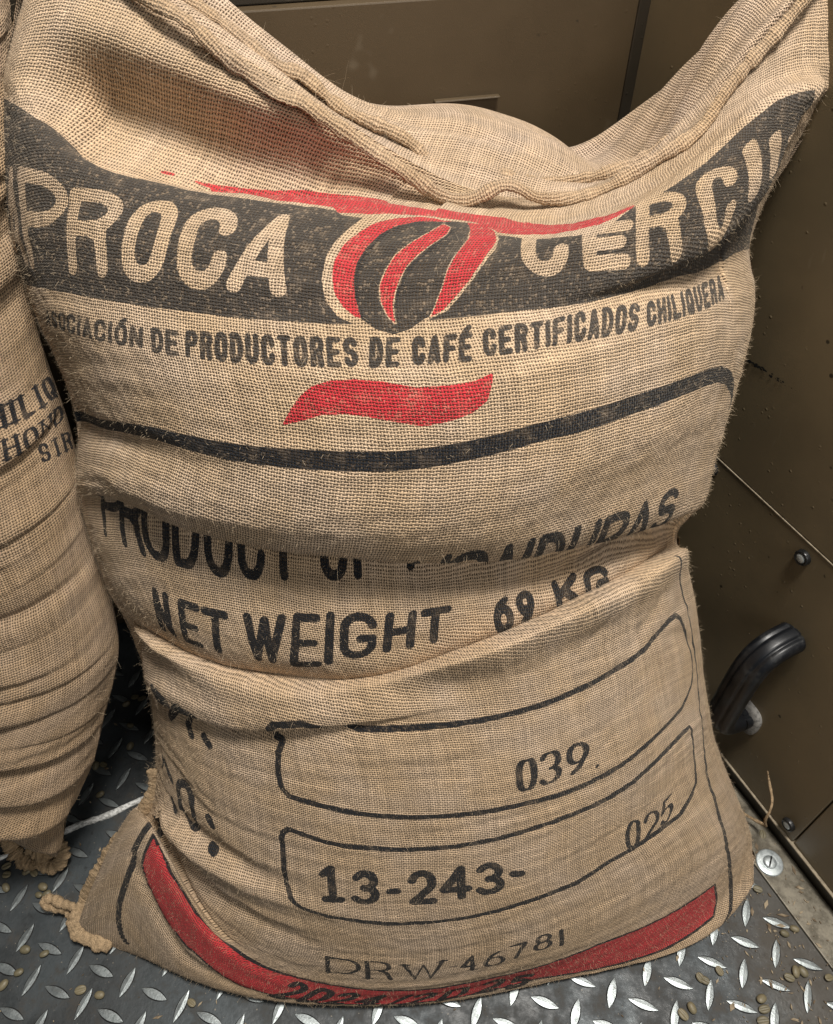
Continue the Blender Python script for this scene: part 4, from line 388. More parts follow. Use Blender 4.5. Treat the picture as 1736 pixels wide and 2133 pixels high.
    ('glyph', 'black', 1.0, 'D', [(0.2166, 0.106),(0.2412, 0.1133),(0.2385, 0.1499),(0.2121, 0.1471)], 0.0023, 'serif'),
    ('glyph', 'black', 1.0, 'R', [(0.2449, 0.106),(0.2651, 0.1078),(0.2596, 0.1471),(0.2412, 0.1471)], 0.0023, 'serif'),
    ('glyph', 'black', 1.0, 'W', [(0.2725, 0.106),(0.2967, 0.106),(0.2986, 0.1435),(0.2679, 0.1417)], 0.0023, 'serif'),
    ('glyph', 'black', 1.0, '-', [(0.3014, 0.1243),(0.3088, 0.1243),(0.3088, 0.1298),(0.3004, 0.1307)], 0.0023, 'serif'),
    ('glyph', 'black', 1.0, '4', [(0.3098, 0.1133),(0.3229, 0.1115),(0.3219, 0.1426),(0.3088, 0.1444)], 0.0023, 'serif'),
    ('glyph', 'black', 1.0, '6', [(0.3257, 0.1115),(0.3416, 0.1124),(0.3406, 0.1398),(0.3257, 0.1426)], 0.0023, 'serif'),
    ('glyph', 'black', 1.0, '7', [(0.3444, 0.117),(0.3556, 0.1152),(0.3575, 0.1417),(0.3425, 0.1435)], 0.0023, 'serif'),
    ('glyph', 'black', 1.0, '8', [(0.3603, 0.1188),(0.3744, 0.1161),(0.3762, 0.1435),(0.3622, 0.1453)], 0.0023, 'serif'),
    ('glyph', 'black', 1.0, '|', [(0.3791, 0.1133),(0.3847, 0.1115),(0.3847, 0.1407),(0.3791, 0.1426)], 0.0023, 'serif'),
    ('glyph', 'black', 1.0, 'O', [(0.0787, 0.2349),(0.0997, 0.2376),(0.0924, 0.3007),(0.0612, 0.2797)], 0.004, 'sans'),
    ('line', 'black', 1.0, [(0.0651, 0.2376),(0.0604, 0.2458)], [0.004, 0.004]),
    ('line', 'black', 1.0, [(0.0588, 0.2705),(0.0475, 0.2769),(0.0352, 0.2797)], [0.00325, 0.00325, 0.00325]),
    ('line', 'black', 1.0, [(0.0377, 0.2751),(0.0344, 0.2605)], [0.0015, 0.0015]),
    ('line', 'black', 1.0, [(0.1126, 0.2769),(0.1167, 0.2723)], [0.00425, 0.00425]),
    ('line', 'black', 1.0, [(0.1134, 0.2376),(0.1175, 0.2367)], [0.004, 0.004]),
    ('line', 'black', 1.0, [(0.0612, 0.4149),(0.0651, 0.4067)], [0.004, 0.004]),
    ('line', 'black', 1.0, [(0.0683, 0.414),(0.0819, 0.4085)], [0.0035, 0.0035]),
    ('line', 'black', 1.0, [(0.0731, 0.4003),(0.0643, 0.3619)], [0.0045, 0.0045]),
    ('line', 'black', 1.0, [(0.0651, 0.3628),(0.0932, 0.4094),(0.1005, 0.4122)], [0.004, 0.004, 0.004]),
    ('line', 'black', 1.0, [(0.0989, 0.4113),(0.1151, 0.4131)], [0.003, 0.003]),
    ('line', 'black', 1.0, [(0.0932, 0.3774),(0.0916, 0.371),(0.0972, 0.3628)], [0.004, 0.004, 0.004]),
    ('line', 'black', 1.0, [(0.1134, 0.3701),(0.1192, 0.3647)], [0.004, 0.004]),
    ('poly', 'red', 1.0, [(0.0691, 0.064),(0.0948, 0.0594),(0.12, 0.0631),(0.1466, 0.0759),(0.1732, 0.0786),(0.2059, 0.0841),(0.2431, 0.0832),(0.2827, 0.0804),(0.3313, 0.0841),(0.365, 0.085),(0.41, 0.0886),(0.4607, 0.085),(0.5232, 0.0841),(0.5257, 0.0585),(0.5223, 0.0475),(0.4652, 0.0439),(0.4165, 0.0439),(0.3697, 0.053),(0.3322, 0.0457),(0.2958, 0.042),(0.2266, 0.0439),(0.1987, 0.0475),(0.1759, 0.0439),(0.145, 0.0475),(0.1118, 0.0457),(0.0884, 0.0475),(0.0763, 0.0503),(0.0731, 0.0539)]),
    ('line', 'black', 1.0, [(0.0691, 0.064),(0.0948, 0.0594),(0.12, 0.0631),(0.1466, 0.0759),(0.1732, 0.0786),(0.2059, 0.0841),(0.2431, 0.0832),(0.2827, 0.0804),(0.3313, 0.0841),(0.365, 0.085),(0.41, 0.0886),(0.4607, 0.085),(0.5232, 0.0841),(0.5257, 0.0585),(0.5223, 0.0475),(0.4652, 0.0439),(0.4165, 0.0439),(0.3697, 0.053),(0.3322, 0.0457),(0.2958, 0.042),(0.2266, 0.0439),(0.1987, 0.0475),(0.1759, 0.0439),(0.145, 0.0475),(0.1118, 0.0457),(0.0884, 0.0475),(0.0763, 0.0503),(0.0731, 0.0539),(0.0691, 0.064)], [0.0016, 0.0016, 0.0016, 0.0016, 0.0016, 0.0016, 0.0016, 0.0016, 0.0016, 0.0016, 0.0016, 0.0016, 0.0016, 0.0016, 0.0016, 0.0016, 0.0016, 0.0016, 0.0016, 0.0016, 0.0016, 0.0016, 0.0016, 0.0016, 0.0016, 0.0016, 0.0016, 0.0016, 0.0016]),
    ('glyph', 'black', 1.0, '2', [(0.1952, 0.0426),(0.2103, 0.0419),(0.2103, 0.0759),(0.1952, 0.0766)], 0.004, 'sans'),
    ('glyph', 'black', 1.0, '0', [(0.213, 0.0416),(0.2302, 0.0392),(0.2302, 0.0732),(0.213, 0.0756)], 0.004, 'sans'),
    ('glyph', 'black', 1.0, '2', [(0.2321, 0.0391),(0.2476, 0.0398),(0.2476, 0.0738),(0.2321, 0.0731)], 0.004, 'sans'),
    ('glyph', 'black', 1.0, '4', [(0.2504, 0.0399),(0.2679, 0.0361),(0.2679, 0.0701),(0.2504, 0.0739)], 0.004, 'sans'),
    ('glyph', 'black', 1.0, '/', [(0.2744, 0.0345),(0.2827, 0.0363),(0.2827, 0.0703),(0.2744, 0.0685)], 0.004, 'sans'),
    ('glyph', 'black', 1.0, '2', [(0.2846, 0.0367),(0.3004, 0.0373),(0.3004, 0.0713),(0.2846, 0.0707)], 0.004, 'sans'),
    ('glyph', 'black', 1.0, '0', [(0.3051, 0.0373),(0.3219, 0.0425),(0.3219, 0.0765),(0.3051, 0.0713)], 0.004, 'sans'),
    ('glyph', 'black', 1.0, '2', [(0.3285, 0.0446),(0.3453, 0.0438),(0.3453, 0.0778),(0.3285, 0.0786)], 0.004, 'sans'),
    ('glyph', 'black', 1.0, '5', [(0.3491, 0.0423),(0.3659, 0.0364),(0.3659, 0.0704),(0.3491, 0.0763)], 0.004, 'sans'),
    ('line', 'black', 1.0, [(0.5578, 0.4716),(0.5662, 0.4533),(0.5738, 0.4222),(0.5824, 0.3875),(0.5824, 0.3546),(0.5755, 0.3126),(0.5721, 0.2586),(0.5594, 0.2239),(0.5552, 0.2093),(0.5536, 0.1928),(0.546, 0.1663),(0.5435, 0.1243),(0.5468, 0.0868),(0.5477, 0.053),(0.5468, 0.0384),(0.5409, 0.0274)], [0.0015, 0.0015, 0.0015, 0.0015, 0.0015, 0.0015, 0.00175, 0.002, 0.002, 0.0025, 0.00275, 0.003, 0.00325, 0.0035, 0.0035, 0.003]),
    ('line', 'black', 1.0, [(0.041, 0.1627),(0.0596, 0.0612),(0.062, 0.0512),(0.0683, 0.0475),(0.0707, 0.0439),(0.0739, 0.0393),(0.0803, 0.0356),(0.09, 0.032),(0.0972, 0.0302)], [0.00325, 0.00325, 0.00325, 0.00325, 0.00325, 0.00325, 0.00325, 0.00325, 0.00325]),
    ('soft', 'black', 0.3, (0.4323, 0.0859), 0.01),
    ('soft', 'black', 0.22, (0.4369, 0.0987), 0.009),
]
XARC = [0.0, 0.01527, 0.03021, 0.04465, 0.05876, 0.07273, 0.08677, 0.10087, 0.11507, 0.12947, 0.14411, 0.159, 0.17411, 0.18944, 0.20497, 0.22071, 0.23664, 0.2527, 0.26883, 0.28507, 0.30137, 0.31771, 0.33408, 0.35047, 0.36687, 0.38329, 0.39971, 0.41607, 0.43231, 0.44841, 0.46434, 0.48007, 0.49556, 0.51078, 0.52573, 0.54052, 0.55523, 0.57, 0.58495, 0.60022, 0.61573]
BACK = np.array([-362.5,232.9,10,-360,241.2,6.5,-351.2,248.2,4,-336.3,254.9,4,-315.6,261.3,4,-289.5,267.6,4,-258.3,273.7,4,-222.7,279.4,4,-183.2,284.8,4,-140.6,289.8,4,-95.5,294.3,4,-48.8,298.2,4,-1.2,301.5,4,46.5,304.2,4,93.4,306.1,4,138.8,307.3,4,181.8,307.7,4,221.7,307.3,4,257.9,306.1,4,289.7,304,4,316.6,301,4,338.1,297.2,4,353.9,292.4,4,363.7,286.6,6.5,367.5,278.7,10,-308.1,281.8,122.6,-306.1,293.2,117.2,-298.1,302.2,112.1,-284.5,310.3,106.5,-265.4,317.7,100.4,-241.2,324.4,93.9,-212.4,330.3,87.1,-179.4,335.5,80,-142.7,339.9,72.8,-103.1,343.4,65.5,-61.2,346.1,58.3,-17.7,347.9,51.2,26.6,348.7,44.5,71,348.6,38.1,114.7,347.6,32.2,156.9,345.7,27,197.1,342.8,22.5,234.4,339,18.8,268.2,334.4,16,297.9,329,14.1,323.1,322.7,13.3,343.4,315.7,13.5,358.3,307.8,14.9,367.7,298.9,17.5,371.5,287.6,22,-282.4,313,139.2,-280.8,327.6,132.4,-273.3,339.1,126,-260.3,349.5,119.2,-242,358.8,112,-218.7,367.3,104.4,-190.9,374.7,96.5,-159.1,381.1,88.4,-123.7,386.5,80.2,-85.5,390.8,72,-44.9,393.9,64,-2.9,395.9,56.2,40,396.7,48.8,83,396.2,41.9,125.4,394.6,35.7,166.3,391.8,30.2,205.3,387.9,25.6,241.5,382.8,22,274.3,376.6,19.3,303.3,369.4,17.8,327.9,361.2,17.5,347.6,352,18.3,362.3,341.7,20.5,371.6,330.3,24.1,375.6,315.7,30,-263.9,323.8,160.7,-262.6,340.9,152.9,-255.8,354.5,146,-243.7,366.8,139.1,-226.6,378,132,-204.8,388.2,124.7,-178.7,397.3,117.4,-148.8,405.3,110.1,-115.5,412.2,103,-79.5,417.7,96,-41.3,422,89.3,-1.7,425,83.1,38.8,426.6,77.4,79.3,426.8,72.3,119.3,425.5,67.8,158,422.9,64.2,194.8,418.9,61.4,229.1,413.5,59.5,260.2,406.8,58.7,287.6,398.9,58.8,311,389.7,60,329.8,379.2,62.3,343.8,367.5,65.8,352.8,354.3,70.6,356.8,337.3,77.6,-258.3,333.9,182.9,-257.3,352.7,174.6,-251.1,367.7,167.8,-239.9,381.5,161.2,-224.1,394.3,155,-203.9,406,149,-179.6,416.6,143.3,-151.7,426.2,137.9,-120.7,434.5,133,-87.1,441.5,128.5,-51.5,447.1,124.5,-14.5,451.3,121.1,23.3,454.1,118.3,61.3,455.3,116.2,98.7,454.9,114.7,134.9,453,114.1,169.3,449.5,114.1,201.4,444.4,115,230.6,437.8,116.6,256.3,429.8,119.1,278.3,420.2,122.3,296,409.2,126.4,309.2,396.7,131.3,317.8,382.4,137.3,321.8,363.9,145.2,-252.6,355.5,231.5,-251.9,375.9,222.6,-246.1,392.3,215.3,-235.7,407.3,208.6,-220.8,421.2,202.3,-201.8,433.9,196.4,-178.9,445.5,190.9,-152.5,455.9,185.9,-123.2,465,181.4,-91.4,472.7,177.5,-57.7,478.9,174.2,-22.6,483.5,171.6,13.3,486.5,169.6,49.2,487.9,168.4,84.7,487.5,167.9,119.1,485.5,168.2,151.8,481.7,169.3,182.3,476.3,171.1,210,469.2,173.7,234.6,460.4,177.1,255.5,450.1,181.2,272.4,438.2,186.1,285.1,424.6,191.9,293.4,409,198.5,297.4,388.9,207.2,-251,365.8,254.8,-250.4,387,245.6,-244.9,404.1,238.2,-234.7,419.7,231.4,-220.2,434.2,225.2,-201.7,447.6,219.4,-179.3,459.7,214.2,-153.6,470.7,209.5,-124.9,480.2,205.5,-93.9,488.3,202,-60.9,494.9,199.3,-26.6,499.8,197.2,8.4,503.1,195.9,43.6,504.6,195.4,78.3,504.4,195.6,112,502.4,196.6,144,498.6,198.3,173.9,493.1,200.8,201,485.8,204.1,225.1,476.8,208.1,245.6,466.1,212.8,262.2,453.7,218.2,274.7,439.7,224.3,282.9,423.5,231.4,286.9,402.6,240.5,-252.6,384.3,297.7,-252.2,406.4,288.3,-247,424.4,281.3,-237.4,441,275.3,-223.6,456.6,270.3,-206,471.1,266.1,-184.7,484.5,262.9,-160.2,496.7,260.5,-132.8,507.7,259,-103.2,517.1,258.4,-71.7,525.1,258.6,-39,531.4,259.7,-5.5,536,261.6,28.1,538.7,264.3,61.3,539.7,267.7,93.5,538.7,271.8,124.2,535.9,276.6,152.7,531.1,281.9,178.8,524.4,287.7,201.8,515.8,294,221.5,505.4,300.7,237.5,493.1,307.8,249.5,478.9,315.3,257.5,462.3,323.2,261.4,440.7,332.9,-264,405.4,348.3,-263.7,428.3,338.6,-258.7,447,331.3,-249.4,464.2,325.2,-236,480.3,320,-218.7,495.3,315.8,-197.9,509.1,312.5,-174,521.8,310.2,-147.2,533,308.8,-118.2,542.8,308.3,-87.4,550.9,308.7,-55.4,557.4,310,-22.6,562,312.1,10.3,564.8,315.1,42.8,565.7,318.8,74.4,564.6,323.2,104.4,561.6,328.3,132.4,556.6,333.9,158,549.6,340.1,180.6,540.7,346.7,199.9,529.8,353.8,215.6,517,361.2,227.5,502.2,369,235.3,485,377.3,239.3,462.6,387.3,-273.6,419.6,382.7,-273.2,442.5,372.9,-268.1,461,365.3,-258.6,478,358.7,-244.9,493.9,352.9,-227.3,508.5,347.9,-206.1,522,343.6,-181.7,534.2,340.2,-154.4,545,337.6,-124.9,554.2,335.8,-93.5,561.8,334.8,-60.8,567.7,334.6,-27.4,571.7,335.3,6.2,573.9,336.8,39.3,574.3,339.1,71.4,572.6,342.1,102,569.1,345.9,130.6,563.5,350.3,156.6,556.1,355.4,179.6,546.8,361.1,199.3,535.6,367.3,215.3,522.6,374.1,227.3,507.6,381.4,235.3,490.3,389.4,239.3,467.8,399.3,-281.1,443.2,438.3,-280.7,466,428.3,-275.3,484.3,420.2,-265.5,501,412.7,-251.3,516.3,405.7,-233.1,530.4,399.2,-211.2,543.1,393.1,-186,554.5,387.6,-157.9,564.3,382.7,-127.3,572.6,378.5,-94.9,579.1,374.9,-61.2,583.9,372.1,-26.7,586.9,370,7.9,588,368.8,42,587.2,368.4,75.2,584.5,368.8,106.7,580,370.1,136.2,573.5,372.3,163,565.3,375.3,186.7,555.2,379.2,207,543.4,383.9,223.4,529.9,389.4,235.8,514.6,395.9,244,497,403.3,248.1,474.5,413.1,-278.8,462.3,481.8,-278.3,485.1,471.9,-272.8,503.6,464,-262.8,520.4,456.8,-248.3,536,450.3,-229.7,550.3,444.3,-207.3,563.4,439,-181.5,575.1,434.2,-152.7,585.4,430.2,-121.5,594.1,426.9,-88.4,601.1,424.3,-53.9,606.4,422.5,-18.7,609.9,421.5,16.6,611.6,421.3,51.5,611.3,421.9,85.4,609.1,423.3,117.6,605,425.5,147.6,599,428.6,175,591.1,432.4,199.2,581.4,436.9,219.9,569.9,442.2,236.7,556.6,448.2,249.3,541.4,455,257.7,524,462.7,261.8,501.5,472.5,-272.5,480.9,523.4,-272,503.8,513.6,-266.5,522.3,505.8,-256.4,539.2,499,-241.8,555,492.8,-223.1,569.6,487.3,-200.6,582.9,482.6,-174.7,594.9,478.6,-145.8,605.6,475.3,-114.5,614.6,472.7,-81.2,622,471,-46.6,627.7,470.1,-11.2,631.6,470,24.3,633.7,470.7,59.3,633.8,472.2,93.3,632,474.5,125.7,628.3,477.6,155.9,622.6,481.4,183.4,615,485.8,207.7,605.6,491,228.4,594.3,496.8,245.3,581.2,503.2,258,566.1,510.3,266.4,548.8,518.1,270.5,526.3,528,-287.5,509,590.8,-286.9,531.9,580.9,-281.3,550.4,573.2,-270.9,567.3,566.3,-256,583.1,560.1,-236.8,597.7,554.6,-213.7,611.1,549.7,-187.2,623.1,545.6,-157.6,633.7,542.2,-125.6,642.8,539.6,-91.5,650.3,537.8,-56.1,656,536.8,-19.9,659.9,536.6,16.4,661.9,537.1,52.3,662.1,538.5,87.1,660.3,540.7,120.2,656.6,543.7,151.1,650.9,547.4,179.2,643.4,551.8,204.1,633.9,556.9,225.3,622.7,562.6,242.5,609.6,569,255.5,594.5,576,264,577.2,583.8,268.2,554.7,593.7,-292.2,519.3,615.2,-291.7,542.2,605.3,-286,560.7,597.6,-275.7,577.6,590.7,-260.9,593.4,584.6,-241.9,608,579.1,-219,621.4,574.3,-192.6,633.4,570.2,-163.3,644.1,566.9,-131.4,653.1,564.3,-97.6,660.6,562.5,-62.4,666.3,561.6,-26.4,670.2,561.4,9.7,672.3,562.1,45.3,672.4,563.5,79.8,670.7,565.8,112.7,667,568.8,143.4,661.3,572.5,171.3,653.8,577,196,644.3,582.1,217.1,633.1,587.8,234.3,619.9,594.2,247.1,604.9,601.3,255.6,587.6,609.1,259.8,565.1,619,-294.3,539.1,661.2,-293.7,562,651.3,-287.9,580.4,643.5,-277.3,597.4,636.5,-262.1,613.1,630.2,-242.7,627.7,624.5,-219.2,641,619.5,-192.2,653,615.2,-162.1,663.6,611.6,-129.5,672.6,608.7,-94.9,679.9,606.6,-58.9,685.6,605.3,-22.1,689.4,604.9,14.8,691.4,605.2,51.3,691.5,606.3,86.7,689.6,608.2,120.3,685.9,610.9,151.7,680.1,614.4,180.2,672.5,618.6,205.5,663.1,623.5,227.1,651.7,629.1,244.6,638.6,635.3,257.7,623.5,642.3,266.4,606.2,650,270.6,583.7,659.9,-281.4,568.6,726.7,-280.7,590.6,711.3,-274.6,608.4,697.8,-263.6,624.7,685.3,-247.9,639.8,673.5,-227.8,653.8,662.8,-203.6,666.5,653,-175.7,678,644.4,-144.7,687.7,637,-111.1,695.4,630.9,-75.4,703.5,626.3,-38.3,708.9,623.2,-0.4,712.5,621.5,37.6,714.3,621.5,75.1,714.2,623,111.5,712.3,626,146.1,708.5,630.5,178.4,702.9,636.5,207.8,695.5,643.9,233.7,686.2,652.5,255.9,675.3,662.4,273.8,662.5,673.3,287.3,647.9,685.3,296.1,631.2,698.5,300.3,609.5,713.8,-235.4,611.1,815.9,-235.2,615.4,813.1,-232.1,621.9,808.3,-225.2,628.7,801,-214.2,635,791.1,-198.7,640.7,779.1,-178.4,646,766.3,-153.2,651.1,754,-124.2,651.9,733.8,-90.5,652.3,714.6,-53,651.3,695.3,-12.1,653.8,687.4,30.4,657.6,686.2,73.5,656.1,676.9,117.1,649.8,660.7,159.8,642.4,645.9,193,656.4,685.6,220,670.3,729.6,243.3,672.4,755.8,263.3,668.6,770.7,279.3,663.5,781.1,291.2,658.3,788.9,299.1,653.7,794.8,303.4,650.2,798.6,303.9,647.2,800.3,-235.4,611.1,815.9,-230.3,606,814.1,-222.7,599.6,810.7,-211.4,592,805.4,-196.4,583.6,798.7,-177.9,575.1,790.8,-156.2,566.3,781.1,-131.8,557.4,769.2,-104.7,548.6,755.6,-75.1,540.4,740.5,-43.2,532.5,723.6,-9.2,525.6,705.7,26.3,521,689.9,62.6,520.5,680.7,98.6,525.1,680.3,133.2,534,687.5,165.4,546.3,700.7,194.5,561.6,719.1,220.1,578.6,740.2,242.5,595.1,759.4,261.9,609.8,774.4,277.8,622.6,785.7,290.1,633.3,793.7,298.5,641.5,798.5,304.2,647.8,801.1]).reshape(19,25,3) / 1000
VBACK = [0.0, 0.0681, 0.1181, 0.1595, 0.2112, 0.2727, 0.3042, 0.379, 0.4383, 0.4639, 0.5018, 0.5587, 0.6124, 0.6853, 0.7129, 0.7607, 0.7964, 0.8867, 1.0234]
